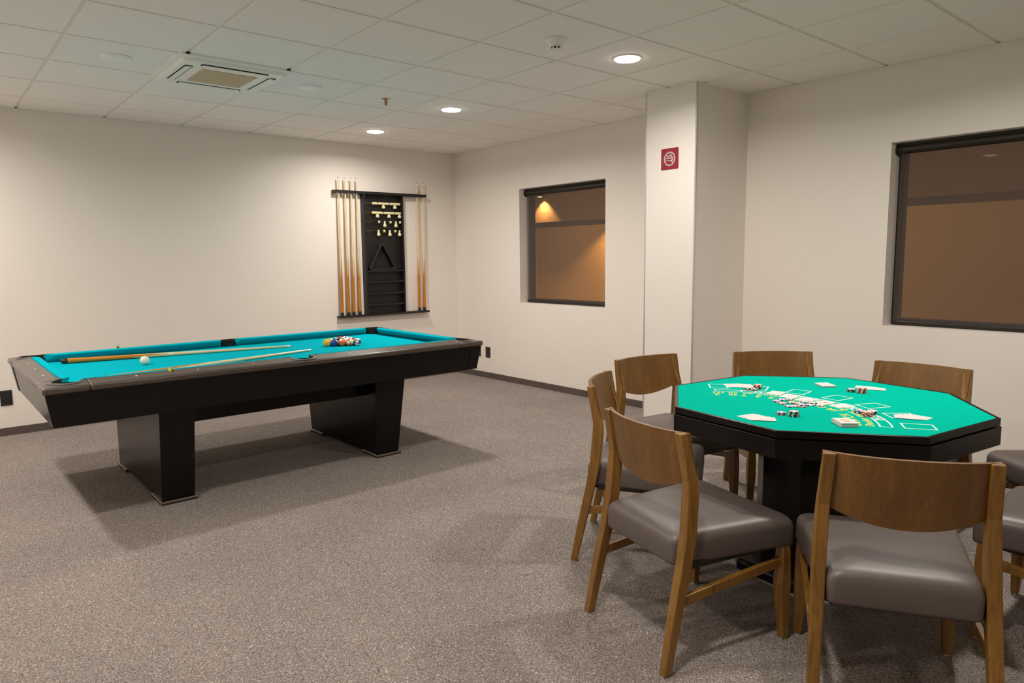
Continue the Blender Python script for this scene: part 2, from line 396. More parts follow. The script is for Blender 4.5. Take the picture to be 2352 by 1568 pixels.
# wall angle trim round the edge of the ceiling
struct(obj('trim_3', B(XW, YA - .02, ZC - .003, XB, YA, ZC), 'grid_white'))
bm = B(XB - .02, YW, ZC - .003, XB, PY0, ZC); box(bm, XB - .02, PY1, ZC - .003, XB, YA, ZC)
struct(obj('trim_4', bm, 'grid_white'))

# ---- windows: dark frame, pane, then the roller shade hung in the reveal
for k, (y0, y1, z0, z1) in enumerate(WIN):
    bm = bmesh.new(); fx0, fx1 = XB + .14, XB + .19; fw = .045
    box(bm, fx0, y0, z0, fx1, y0 + fw, z1); box(bm, fx0, y1 - fw, z0, fx1, y1, z1)
    box(bm, fx0, y0 + fw, z0, fx1, y1 - fw, z0 + fw); box(bm, fx0, y0 + fw, z1 - fw, fx1, y1 - fw, z1)
    w = struct(obj('window_%d' % (k + 1), bm, 'frame_bronze'))
    obj('pane', B(fx0 + .02, y0 + fw, z0 + fw, fx0 + .026, y1 - fw, z1 - fw), 'window_glass', w)
    lab = ('dark roller shade drawn down over the whole window near the room corner', 'dark roller shade drawn down over the window behind the card table')[k]
    r = thing('roller_shade', lab, 'window shade', (XB + .09, (y0 + y1) / 2, z0))
    hw = (y1 - y0) / 2; h = z1 - z0
    yl = hw - .027
    bm = bmesh.new(); n = 5
    loft(bm, [[(0 + .0, -yl, .03), (0, yl, .03)], [(0, -yl, h * .5), (0, yl, h * .5)], [(0, -yl, h - .05), (0, yl, h - .05)]], cap=False, closed=False)
    obj('fabric', bm, 'shade_screen', r)
    bm = bmesh.new(); loft(bm, [[(math.cos(2 * PI * i / 20) * .028 + .004, y, h - .043 + math.sin(2 * PI * i / 20) * .028) for i in range(20)] for y in (-hw + .012, hw - .012)])
    obj('roller_tube', bm, 'frame_bronze', r, smooth=True)
    bm = bmesh.new(); box(bm, -.010, -hw + .002, h - .022, .034, hw - .002, h)
    obj('headrail', bm, 'frame_bronze', r)
    bm = bmesh.new(); loft(bm, [[(math.cos(2 * PI * i / 14) * .008, y, .019 + math.sin(2 * PI * i / 14) * .016) for i in range(14)] for y in (-yl, yl)])
    obj('bottom_bar', bm, 'frame_bronze', r, smooth=True)
    for y in (-hw, hw - .012):
        bm = bmesh.new(); loft(bm, [[(math.cos(2 * PI * i / 20) * .033 + .004, yy, h - .043 + math.sin(2 * PI * i / 20) * .033) for i in range(20)] for yy in (y, y + .012)])
        obj('bracket', bm, 'black_plastic', r, smooth=True)

# ---- what the shades let through: a lit facade across a passage
struct(obj('floor_outside', B(XB + DEP + .02, -9, -.12, 12, 9, -.02), 'exterior_ground'))
struct(obj('wall_outside', B(6.4, -9, -.02, 6.6, 9, 4.6), 'exterior_plaster'))
struct(obj('trim_5', B(6.1, -9, 1.955, 6.4, 9, 3.6), 'exterior_soffit'))
def outdoor(label, loc, st, rot, size, col=(1, .62, .24), rz=0):
    t = thing('outdoor_lamp', label, 'lamp', loc, rz, 'warm outdoor lamps')
    obj('housing', lathe([(.05, .05), (.055, 0), (.05, -.05), (.045, -.055)], 16), 'frame_bronze', t, smooth=True)
    obj('lens', lathe([(.04, -.0555), (.03, -.060), (.001, -.062)], 16), 'warm_bulb', t, smooth=True)
    obj('arm', B(.04, -.012, -.012, .10, .012, .012), 'frame_bronze', t)
    ld = bpy.data.lights.new('lamp_light', 'SPOT'); ld.energy = st; ld.color = col; ld.spot_size = math.radians(size); ld.spot_blend = .35; ld.shadow_soft_size = .05
    l = bpy.data.objects.new('lamp_light', ld); COL.objects.link(l); l.parent = t; l.location = (0, 0, -.075); l.rotation_euler = rot
outdoor('bright warm lamp outside, glowing through the top of the corner window shade', (6.0, 5.34, 2.42), 300, (0, math.radians(-10), 0), 100)
outdoor('warm lamp outside washing the wall at the right of the shade nearest the corner', (6.0, 3.80, 2.03), 300, (0, math.radians(-26), 0), 120)
outdoor('unseen warm fill lamp added outside on the passage wall beyond the card table', (6.0, -4.2, 2.40), 40, (0, math.radians(-12), 0), 120)  # added out of view for dim general light behind the card table window
for y in (3.0, -.2):  # unseen fill lamps, added to light the facade behind the shades evenly
    outdoor('unseen warm fill lamp added on the outside of the window wall ' + ('near the corner' if y > 0 else 'beside the pillar'), (XB + DEP + .10, y, 2.70), 800 if y > 0 else 200, (0, math.radians(62), 0), 150, (1, .72, .44), PI)

# ================================================================== CEILING FITTINGS
def cell(i, j): return (i * S, j * GY, ZC)
def downlight(i, j, on, label):
    t = thing('downlight', label, 'ceiling light', cell(i, j), 0, 'round ceiling downlights')
    bm = bmesh.new(); ring_strip(bm, [(x, y) for x, y, _ in circ(.079, 0, 32)] + [(.079, 0)], [(x, y) for x, y, _ in circ(.084, 0, 32)] + [(.084, 0)], -.006, .004)
    obj('trim_ring', bm, 'white_plastic', t, smooth=True)
    obj('diffuser', lathe([(.0795, .003), (.0795, -.006), (.074, -.0115), (.045, -.0145), (.0005, -.0155)], 32), 'led_on' if on else 'opal', t, smooth=True)
    if on:
        ld = bpy.data.lights.new('lamp_light', 'AREA'); ld.shape = 'DISK'; ld.size = .15; ld.energy = LAMP_W[(i, j)]; ld.color = LAMP_COL; ld.spread = LAMP_SPREAD
        l = bpy.data.objects.new('lamp_light', ld); COL.objects.link(l); l.parent = t; l.location = (0, 0, -.019)
lab_on = ['lit round downlight in the ceiling nearest the room corner', 'lit round downlight in the ceiling in line with the pool table', 'lit round downlight in the ceiling nearest the white pillar',
          'lit round downlight near the cue rack wall, left of the air conditioner', 'lit round downlight left of the pool table', 'lit round downlight left of the open carpet', 'lit round downlight over the card table', 'lit round downlight over the near end of the carpet']
for (i, j), lb in zip(LIT, lab_on): downlight(i, j, True, lb)
downlight(.5, 2.5, False, 'unlit round white downlight in the ceiling right of the air conditioner')
downlight(-1.5, 2.5, False, 'unlit round white downlight in the ceiling left of the air conditioner')

# air conditioner cassette
t = thing('ceiling_air_conditioner', 'white square cassette air conditioner set in the tiled ceiling', 'air conditioner', (-.305, 2.5 * GY, ZC))
bm = bmesh.new(); loft(bm, [[(x, y, 0) for x, y in rrect(.35, .35, .012)], [(x, y, -.010) for x, y in rrect(.35, .35, .012)], [(x, y, -.016) for x, y in rrect(.335, .335, .02)]])
obj('panel', bm, 'white_plastic', t, smooth=True)
bm = bmesh.new(); loft(bm, [[(x, y, -.015) for x, y in rrect(.322, .322, .05)], [(x, y, -.030) for x, y in rrect(.314, .314, .05)], [(x, y, -.034) for x, y in rrect(.303, .303, .045)]])
obj('front_grille_frame', bm, 'white_plastic', t, smooth=True)
gr = obj('grille', B(-.170, -.170, -.0375, .170, .170, -.033), 'grille', t)
bm = bmesh.new()
for k in range(1, 12):
    v = -.170 + .34 * k / 12; box(bm, v - .0015, -.168, -.039, v + .0015, .168, -.0374)
obj('grille_bars', bm, 'grille', gr)
for k in range(4):
    a = k * PI / 2
    bm = bmesh.new(); prism(bm, [(x * 1, y) for x, y in rrect(.024, .205, .012)], -.0362, -.033); bmesh.ops.translate(bm, verts=bm.verts, vec=(.258, 0, 0)); bmesh.ops.rotate(bm, verts=bm.verts, matrix=Matrix.Rotation(a, 3, 'Z'))
    s_ = obj('air_slot', bm, 'black_slot', t)
    bm = bmesh.new(); box(bm, -.0195, -.196, -.0025, .0195, .196, .0015); bmesh.ops.rotate(bm, verts=bm.verts, matrix=Matrix.Rotation(.16, 3, 'Y')); bmesh.ops.translate(bm, verts=bm.verts, vec=(.260, 0, -.0385)); bmesh.ops.rotate(bm, verts=bm.verts, matrix=Matrix.Rotation(a, 3, 'Z'))
    obj('louvre', bm, 'white_plastic', s_)
for sx in (-1, 1): obj('corner_clip', B(sx * .305 - .012, -.358, -.007, sx * .305 + .012, -.35, -.001), 'black_slot', t)
bm = bmesh.new(); box(bm, -.03, .289, -.0355, -.016, .295, -.0335)
obj('indicator', bm, 'black_plastic', t)

# smoke detector and sprinkler
t = thing('smoke_detector', 'white cone-shaped smoke detector on the ceiling', 'smoke detector', cell(1.5, -.5))
obj('base', lathe([(.058, 0), (.060, -.006), (.056, -.014), (.046, -.024)], 32), 'white_plastic', t, smooth=True)
obj('body', lathe([(.047, -.024), (.036, -.038), (.033, -.043)], 32), 'white_plastic', t, smooth=True)
obj('sensing_chamber', lathe([(.026, -.043), (.026, -.055)], 24), 'black_slot', t, smooth=True)
bm = bmesh.new()
for k in range(8):
    a = 2 * PI * k / 8 + .2; p = [(.030 * math.cos(a + d), .030 * math.sin(a + d)) for d in (-.14, .14)] + [(.025 * math.cos(a + d), .025 * math.sin(a + d)) for d in (.14, -.14)]
    prism(bm, p, -.056, -.043)
obj('cage', bm, 'white_plastic', t)
obj('cap', lathe([(.030, -.055), (.029, -.059), (.016, -.063), (.0005, -.064)], 32), 'white_plastic', t, smooth=True)
t = thing('sprinkler_head', 'small pendent fire sprinkler head in the ceiling with red bulb', 'sprinkler', cell(1.5, 2.5))
obj('escutcheon', lathe([(.036, .002), (.035, -.004), (.018, -.007), (.014, -.004)], 24), 'chrome', t, smooth=True)
obj('nozzle', lathe([(.011, -.004), (.010, -.018), (.006, -.020)], 16), 'brass', t, smooth=True)
obj('bulb', lathe([(.0035, -.020), (.0045, -.030), (.003, -.042)], 12), 'sprinkler_red', t, smooth=True)
bm = bmesh.new()
for s in (-1, 1): loft(bm, [[(s * x - .002, -.0025, z), (s * x + .002, -.0025, z), (s * x + .002, .0025, z), (s * x - .002, .0025, z)] for x, z in ((.009, -.016), (.011, -.030), (.003, -.045))])
obj('frame_arms', bm, 'brass', t)
obj('deflector', lathe([(.003, -.044), (.014, -.0455), (.014, -.047), (.002, -.047)], 16), 'brass', t, smooth=True)

# ================================================================== WALL FITTINGS
def outlet(name, label, loc, rz, gangs):
    t = thing(name, label, 'outlet', loc, rz, 'black wall outlets')
    obj('plate', prism(bmesh.new(), rrect(.04, .061, .004), 0, .009, xf=lambda x, y, z: (x, -z, y)), 'black_plastic', t, bevel=.002)
    for k in range(gangs):
        h = .021 if gangs == 2 else .03; zc = (.023 if k else -.023) if gangs == 2 else 0
        f = obj('socket', prism(bmesh.new(), rrect(.021, h, .005), 0, .0025, xf=lambda x, y, z: (x, -.009 - z, y + zc)), 'black_plastic', t, bevel=.001)
        bm = bmesh.new()
        for q in (-.008, 0, .008): prism(bm, [(.0022 * math.cos(2 * PI * i / 10) + q, .0022 * math.sin(2 * PI * i / 10) + zc + (.003 if q == 0 else 0)) for i in range(10)], 0, .0006, xf=lambda x, y, z: (x, -.0115 - z, y))
        obj('socket_hole', bm, 'black_slot', f)
outlet('wall_outlet', 'black wall outlet low on the cue rack wall at the far left', (-1.465, YA, .306), 0, 1)
outlet('wall_outlet', 'black wall outlet on the window wall just right of the pool table corner', (XB, 3.013, .298), -PI / 2, 1)
outlet('wall_outlet', 'black wall outlet on the window wall half hidden by the pool table corner', (XB, 3.19, .298), -PI / 2, 1)

# no-smoking sign on the pillar
sg = thing('no_smoking_sign', 'square red no-smoking sign on the front of the pillar', 'sign', (PX, -.0125, 2.0865), -PI / 2)
sx = lambda x, y, z: (x, -z, y)
obj('plate', prism(bmesh.new(), rrect(.0775, .0765, .009), 0, .003, xf=sx), 'sign_red', sg, bevel=.0008)
def flat_ring(ro, ri, n=40):
    bm = bmesh.new(); a = [bm.verts.new((ro * math.cos(2 * PI * i / n), -.0036, ro * math.sin(2 * PI * i / n))) for i in range(n)]
    b = [bm.verts.new((ri * math.cos(2 * PI * i / n), -.0036, ri * math.sin(2 * PI * i / n))) for i in range(n)]
    for i in range(n): bm.faces.new((a[i], a[(i + 1) % n], b[(i + 1) % n], b[i]))
    return bm
obj('prohibition_ring', flat_ring(.052, .041), 'sign_grey', sg)
def bar(poly, d=.0036):
    return prism(bmesh.new(), poly, .0031, d, xf=sx)
c45 = math.cos(PI / 4); L_, H_ = .043, .0052
obj('prohibition_slash', bar([((x - y) * c45, -(x + y) * c45) for x, y in ((-L_, -H_), (L_, -H_), (L_, H_), (-L_, H_))]), 'sign_grey', sg)
bm = bmesh.new()
for r in ((-.036, -.014, .036, -.011), (-.036, .003, .036, .006), (-.036, -.011, -.033, .003), (.033, -.011, .036, .003), (.016, -.011, .019, .003), (.024, -.011, .0265, .003)):
    prism(bm, [(r[0], r[1]), (r[2], r[1]), (r[2], r[3]), (r[0], r[3])], .0037, .0043, xf=sx)
obj('cigarette_outline', bm, 'sign_white', sg)
bm = prism(bmesh.new(), [(-.033, -.011), (.033, -.011), (.033, .003), (-.033, .003)], .0036, .0039, xf=sx); obj('cigarette', bm, 'sign_red', sg)
bm = bmesh.new()
def stroke(bm, pts, w, z0, z1):
    for (xa, ya), (xb, yb) in zip(pts[:-1], pts[1:]):
        d = Vector((xb - xa, yb - ya)).normalized(); nx, ny = -d.y * w, d.x * w
        prism(bm, [(xa + nx, ya + ny), (xa - nx, ya - ny), (xb - nx, yb - ny), (xb + nx, yb + ny)], z0, z1, xf=sx)
stroke(bm, [(.026, .009), (.026, .014), (.016, .015), (.014, .021), (.018, .026), (.012, .030), (.006, .029)], .0016, .0037, .0043)
stroke(bm, [(.018, .009), (.017, .012), (.008, .013), (.006, .020), (.010, .024), (.004, .025), (-.004, .022), (-.004, .032)], .0016, .0037, .0043)
obj('smoke', bm, 'sign_white', sg)

# ================================================================== CUES
def make_cue(L=1.43):
    root = bpy.data.objects.new('pool_cue', None); COL.objects.link(root); root.empty_display_size = .05
    k = lambda z: .0168 + (.0068 - .0168) * (z / L)
    obj('bumper', lathe([(.006, -.016), (.0145, -.012), (.0165, -.004), (.0170, .022), (k(.022), .0225)], 20), 'black_plastic', root, smooth=True)
    obj('butt', lathe([(k(.0225), .0225), (k(.3), .3), (k(.64), .64)], 20), 'cue_butt', root, smooth=True)
    obj('shaft', lathe([(k(.64), .64), (k(1.0), 1.0), (k(L - .03), L - .03)], 20), 'maple', root, smooth=True)
    obj('ferrule', lathe([(k(L - .03), L - .03), (k(L - .008), L - .008)], 20), 'white_plastic', root, smooth=True)
    obj('tip', lathe([(k(L - .008), L - .008), (k(L) * .95, L - .003), (.003, L)], 20), 'tip_leather', root, smooth=True)
    return root
plain('tip_leather', lin(120, 84, 52), .8)
cue0 = make_cue(); cue_used = [False]
def place_cue(loc, direction, label, group, spin=0.3):
    if cue_used[0]: c = copy_tree(cue0)
    else: c = cue0; cue_used[0] = True
    q = Vector(direction).normalized().to_track_quat('Z', 'Y')
    c.rotation_mode = 'QUATERNION'; c.rotation_quaternion = q @ Matrix.Rotation(spin, 4, 'Z').to_quaternion(); c.location = loc
    return tag(c, label, 'pool cue', group)

# ================================================================== CUE RACK ON THE WALL
RX0, RX1 = 1.440, 2.572; CX0, CX1 = 1.768, 2.262; RD = .075
rk = thing('cue_rack', 'black wooden wall rack with score beads, shelves and cue clips', 'cue rack', (0, YA, 0))
def rp(name, *a, mat='rack_black', parent=rk, bevel=.002): return obj(name, B(*a), mat, parent, bevel=bevel)
cue_x = [(1.497, 1.484), (1.572, 1.560), (1.641, 1.622), (1.704, 1.693), (2.455, 2.453), (2.540, 2.521)]
comb = [(RX0, -RD), (RX1, -RD), (RX1, 0)]
for a, b in cue_x[::-1]:
    xx = a + (b - a) * .1; comb += [(xx + .012, 0), (xx + .012, -RD + .010), (xx - .012, -RD + .010), (xx - .012, 0)]
comb += [(RX0, 0)]
tb = obj('top_rail', prism(bmesh.new(), comb, 2.072, 2.100), 'rack_black', rk, bevel=.0015)
bb = rp('bottom_rail', RX0 + .004, -RD, .762, RX1 + .004, 0, .784)
rp('back_panel', CX0 + .018, -.012, .784, CX1 - .018, 0, 2.072)
rp('side_panel', CX0, -RD, .784, CX0 + .018, 0, 2.072); rp('side_panel', CX1 - .018, -RD, .784, CX1, 0, 2.072)
for z in (1.252, 1.134, 1.009, .884): rp('shelf', CX0 + .018, -RD + .004, z - .010, CX1 - .018, -.012, z + .006)
for a, b in cue_x:
    bm = bmesh.new(); xx = a + (b - a) * .1
    ring_strip(bm, [(xx + .010 * math.cos(t), -RD + .022 + .010 * math.sin(t)) for t in [math.radians(-250 + 320 * i / 14) for i in range(15)]], [(xx + .014 * math.cos(t), -RD + .022 + .014 * math.sin(t)) for t in [math.radians(-250 + 320 * i / 14) for i in range(15)]], 2.064, 2.072)
    obj('cue_clip', bm, 'chrome', tb)
BY = -.042
def xcyl(name, x0, x1, z, r, mat, parent, n=14, yy=BY):
    bm = bmesh.new(); e = min(.004, (x1 - x0) * .2)
    loft(bm, [[(x, yy + rr * math.cos(2 * PI * i / n), z + rr * math.sin(2 * PI * i / n)) for i in range(n)] for x, rr in ((x0, r * .75), (x0 + e, r), (x1 - e, r), (x1, r * .75))])
    return obj(name, bm, mat, parent, smooth=True)
def bulb(x, z, parent, neck=False):
    bm = bmesh.new()
    prof = [(.006, 0), (.011, -.006), (.0195, -.018), (.0215, -.027), (.017, -.037), (.006, -.042), (.0005, -.043)] if not neck else [(.0005, .014), (.010, .010), (.0125, 0), (.010, -.012), (.012, -.018), (.0195, -.032), (.0205, -.042), (.015, -.052), (.0005, -.057)]
    loft(bm, [[(x + r * math.cos(2 * PI * i / 14), BY + r * math.sin(2 * PI * i / 14), z + dz) for i in range(14)] for r, dz in prof])
    return obj('score_drop', bm, 'bead_cream', parent, smooth=True)
ZW = [1.980, 1.880, 1.782, 1.684]
wires = [xcyl('score_wire', CX0 + .012, CX1 - .012, z, .0022, 'brass', rk, 8) for z in ZW]
for x0, x1, d in ((1.889, 1.952, None), (1.962, 2.095, 2.028), (2.106, 2.236, 2.171)):
    b = xcyl('score_bead', x0, x1, ZW[0], .0145, 'bead_cream', wires[0])
    if d: bulb(d, ZW[0] - .012, wires[0])
for x0, x1, d in ((1.883, 2.018, 1.950), (2.028, 2.160, 2.093), (2.170, 2.241, 2.226)):
    xcyl('score_bead', x0, x1, ZW[1], .0145, 'bead_cream', wires[1]); bulb(d, ZW[1] - .012, wires[1])
def small_bead(x, z, p):
    xcyl('score_bead', x - .011, x + .011, z, .015, 'bead_cream', p, 12)
for x in (1.966, 2.108, 2.230): small_bead(x, ZW[2], wires[2])
for x in (2.037, 2.178): bulb(x, ZW[2], wires[2], True)
for x in (2.027, 2.167): small_bead(x, ZW[3], wires[3])
for x in (1.957, 2.098, 2.222): bulb(x, ZW[3], wires[3], True)
for w_, x0 in ((wires[2], 1.885), (wires[3], 1.885)):
    xcyl('wire_sleeve', x0, CX1 - .02, w_.bound_box[0][2] * .5 + w_.bound_box[6][2] * .5, .0045, 'black_plastic', w_, 10)
labs = ['pool cue standing in the wall rack, leftmost of six', 'pool cue standing in the wall rack, second from the left', 'pool cue standing in the wall rack, third from the left',
        'pool cue standing in the wall rack just left of the black shelves', 'pool cue standing in the wall rack, left one of the pair right of the shelves', 'pool cue standing in the wall rack, rightmost of six']
for k, ((xt, xb), lb) in enumerate(zip(cue_x, labs)):
    z0 = .784 + .016; a = Vector((xb, YA - RD + .024, z0)); b = Vector((xt, YA - RD + .022, z0 + 1.413))
    place_cue(a, b - a, lb, 'cues standing in the wall rack', .2 + .3 * k)

# triangle ball rack standing on the top shelf
def tri_loop(r, rc, n=5):
    p = []
    for k in range(3):
        a = PI / 2 + k * 2 * PI / 3; cx, cy = (r - 2 * rc) * math.cos(a), (r - 2 * rc) * math.sin(a)
        for i in range(n + 1):
            t = a - PI / 3 + (2 * PI / 3) * i / n; p.append((cx + rc * math.cos(t), cy + rc * math.sin(t)))
    return p
tr = thing('triangle_ball_rack', 'black plastic triangle ball rack leaning on the top shelf of the wall rack', 'ball rack', (1.985, YA - .064, 1.2585))
bm = bmesh.new(); ro, ri = tri_loop(.210, .026), tri_loop(.172, .016)
off = .105
A = [[bm.verts.new((x, d, y + off)) for x, y in lp] for lp in (ro, ri) for d in (-.004, .048)]
n = len(ro)
for i in range(n):
    j = (i + 1) % n
    for q in ((A[0][i], A[0][j], A[2][j], A[2][i]), (A[1][i], A[3][i], A[3][j], A[1][j]), (A[0][i], A[1][i], A[1][j], A[0][j]), (A[2][i], A[2][j], A[3][j], A[3][i])): bm.faces.new(q)
obj('rack_frame', bm, 'black_plastic', tr, bevel=.003)

# ================================================================== POOL TABLE
ZT = .792; TCX, TCY, HL, HW, TR = -.1686, 1.5006, 1.358, .754, .0082
pt = thing('pool_table', 'black pool table with taupe rails and turquoise cloth', 'pool table', (TCX, TCY, 0), TR)
RW, NW, BED = .110, .152, ZT - .054
def cpoly(pts, sx, sy):                    # from corner coordinates (u,v measured inward) to local
    p = [(sx * (HL - u), sy * (HW - v)) for u, v in pts]
    return p if sx * sy > 0 else p[::-1]
PCU = .120; PR = .066; DROP = .017; CL = .205
SPR, SPV = .062, .078                      # side pocket radius and centre depth
def zdrop(x, y):                           # the wooden rails fall away towards the outside
    f = max((abs(x) - (HL - RW)) / RW, (abs(y) - (HW - RW)) / RW); return DROP * min(1, max(0, f))
def sloped(poly, parts=None, z0=ZT - .050):
    bm = bmesh.new(); n = len(poly)
    lo = [bm.verts.new((x, y, z0)) for x, y in poly]; hi = [bm.verts.new((x, y, ZT - zdrop(x, y))) for x, y in poly]
    bm.faces.new(lo[::-1])
    for idx in (parts or [list(range(n))]): bm.faces.new([hi[k] for k in idx])
    for k in range(n): bm.faces.new((lo[k], lo[(k + 1) % n], hi[(k + 1) % n], hi[k]))
    return bm
def drop_all(bm):
    for v in bm.verts: v.co.z -= .75 * zdrop(v.co.x, v.co.y)
    return bm
sA = math.atan2(RW - PCU, math.sqrt(PR ** 2 - (RW - PCU) ** 2)); eA = -PI * 1.5 - sA
arc = [(PCU + PR * math.cos(sA + (eA - sA) * i / 18), PCU + PR * math.sin(sA + (eA - sA) * i / 18)) for i in range(19)]
corner_poly = [(0, 0), (CL, 0), (CL, RW)] + arc + [(RW, CL), (0, CL)]
NCP = len(corner_poly)
for sx_ in (-1, 1):
    for sy_ in (-1, 1):
        flip = sx_ * sy_ < 0
        fx = lambda k: NCP - 1 - k if flip else k
        halves = [[fx(k) for k in [0, 1, 2] + list(range(3, 13))], [fx(k) for k in [0] + list(range(12, NCP))]]
        obj('corner_casting', sloped(cpoly(corner_poly, sx_, sy_), halves), 'rail_laminate', pt, bevel=.016, seg=4, smooth=True)
        outer = []
        for i, (u, v) in enumerate(arc):
            w = .012 + .014 * math.sin(PI * i / 18); dx, dy = u - PCU, v - PCU; l = math.hypot(dx, dy)
            outer.append((u + dx / l * w, v + dy / l * w))
        ia = [(CL + .05, RW + .001)] + arc + [(RW + .001, CL + .05)]; oa = [(CL + .05, RW - .002)] + outer + [(RW - .002, CL + .05)]
        obj('pocket_rim', drop_all(ring_strip(bmesh.new(), cpoly(ia, sx_, sy_), cpoly(oa, sx_, sy_), ZT - .03, ZT + .001)), 'rim_metal', pt, bevel=.0015, smooth=True)
def pocket(cx, cy, r):
    bm = bmesh.new(); rr = [[(cx + q * math.cos(2 * PI * i / 24), cy + q * math.sin(2 * PI * i / 24), z) for i in range(24)] for q, z in ((r + .002, ZT - .020), (r - .002, ZT - .047), (r * .62, BED - .09), (.02, BED - .11))]
    R_ = [[bm.verts.new(p) for p in x] for x in rr]
    for a, b in zip(R_[:-1], R_[1:]):
        for i in range(24): bm.faces.new((a[i], a[(i + 1) % 24], b[(i + 1) % 24], b[i]))
    bm.faces.new(R_[-1]); obj('pocket', bm, 'black_slot', pt, smooth=True)
for sx_ in (-1, 1):
    for sy_ in (-1, 1): pocket(sx_ * (HL - PCU), sy_ * (HW - PCU), PR)
for sy_ in (-1, 1): pocket(0, sy_ * (HW - SPV), SPR)
def sight(r_, x, y): obj('rail_sight', lathe([(.0062, -.001), (.0062, .0008)], 12), 'white_ink', r_).location = (x, y, ZT - zdrop(x, y))
kq = math.sqrt(SPR ** 2 - (SPV - RW) ** 2); a_q = math.atan2(RW - SPV, kq)
sarc = [(SPR * math.cos(t), SPV + SPR * math.sin(t)) for t in [a_q + (-PI - 2 * a_q) * i / 16 for i in range(17)]]
for sy_ in (-1, 1):
    pl = [(HL - CL, 0), (HL - CL, RW)] + sarc + [(-HL + CL, RW), (-HL + CL, 0)]
    pl = [(x, sy_ * (HW - v)) for x, v in pl]; pl = pl if sy_ < 0 else pl[::-1]
    r_ = obj('rail', sloped(pl), 'rail_laminate', pt, bevel=.016, seg=4, smooth=True)
    for k in (-3, -2, -1, 1, 2, 3): sight(r_, k * .3104, sy_ * (HW - .062))
    inn = [(-.105, RW)] + sarc[::-1] + [(.105, RW)]
    out = [(-.105, RW - .003)] + [(x * (1 + (.010 + .016 * math.sin(PI * i / 16)) / SPR), SPV + (v - SPV) * (1 + (.010 + .016 * math.sin(PI * i / 16)) / SPR) * 1.0) for i, (x, v) in enumerate(sarc[::-1])] + [(.105, RW - .003)]
    out = [(x, max(v, .004)) for x, v in out]
    f = lambda L: [(x, sy_ * (HW - v)) for x, v in L]
    obj('pocket_rim', drop_all(ring_strip(bmesh.new(), f(inn), f(out), ZT - .03, ZT + .001)), 'rim_metal', pt, bevel=.0015, smooth=True)
for sx_ in (-1, 1):
    pl = [(sx_ * HL, -HW + CL), (sx_ * HL, HW - CL), (sx_ * (HL - RW), HW - CL), (sx_ * (HL - RW), -HW + CL)]; pl = pl if sx_ > 0 else pl[::-1]
    r_ = obj('rail', sloped(pl), 'rail_laminate', pt, bevel=.016, seg=4, smooth=True)
    for k in (-1, 0, 1): sight(r_, sx_ * (HL - .062), k * .3104)
# cushions
def cushion(p0, p1, n0, n1):              # p0,p1 rail-side ends, n0,n1 nose ends (2d)
    bm = bmesh.new(); rings = []
    for p, q in ((p0, n0), (p1, n1)):
        P, Q = Vector(p), Vector(q)
        m_ = P.lerp(Q, .82)
        rings.append([(P.x, P.y, ZT + .0005), (m_.x, m_.y, ZT - .001), (Q.x, Q.y, ZT - .005), (Q.x, Q.y, ZT - .010), (P.lerp(Q, -.1).x, P.lerp(Q, -.1).y, BED - .001), (P.lerp(Q, -.15).x, P.lerp(Q, -.15).y, BED - .001), (P.lerp(Q, -.12).x, P.lerp(Q, -.12).y, ZT - .012)])
    loft(bm, rings); return obj('cushion', bm, 'pool_cloth', pt)
for sy_ in (-1, 1):
    for sx_ in (-1, 1):
        cushion((sx_ * .054, sy_ * (HW - RW)), (sx_ * (HL - .188), sy_ * (HW - RW)), (sx_ * .070, sy_ * (HW - NW)), (sx_ * (HL - .235), sy_ * (HW - NW)))
for sx_ in (-1, 1):
    cushion((sx_ * (HL - RW), -(HW - .188)), (sx_ * (HL - RW), HW - .188), (sx_ * (HL - NW), -(HW - .235)), (sx_ * (HL - NW), HW - .235))
# bed, with the six pockets cut out of its edge
bp_ = []
def qarc(cx, cy, r, d0, d1, n=10): return [(cx + r * math.cos(math.radians(d0 + (d1 - d0) * i / n)), cy + r * math.sin(math.radians(d0 + (d1 - d0) * i / n))) for i in range(n + 1)]
bx, by = HL - RW - .002, HW - RW - .002
ccx, ccy = HL - PCU, HW - PCU
kk = math.degrees(math.asin((bx - ccx) / PR)); ks = math.degrees(math.asin((by - (HW - SPV)) / SPR)) if by > HW - SPV else -math.degrees(math.asin(((HW - SPV) - by) / SPR))
bp_ += qarc(ccx, -ccy, PR, 270 - 90 + kk * 0 + (90 - 90) + (-(-kk)) * 0 - kk, 90 + kk, 10)[::1]
bp_ += qarc(ccx, ccy, PR, -90 - kk, -180 + kk - 0 - 2 * kk + 0, 10)
bp_ += qarc(0, HW - SPV, SPR, ks, -180 - ks, 10)
bp_ += [(-x, y) for x, y in qarc(ccx, ccy, PR, -90 - kk, -180 - kk, 10)[::-1]]
bp_ += [(-x, y) for x, y in qarc(ccx, -ccy, PR, 180 - kk, 90 + kk, 10)[::-1]]
bp_ += [(x, -y) for x, y in qarc(0, HW - SPV, SPR, ks, -180 - ks, 10)[::-1]]
obj('bed', prism(bmesh.new(), bp_, BED - .03, BED), 'pool_cloth', pt)
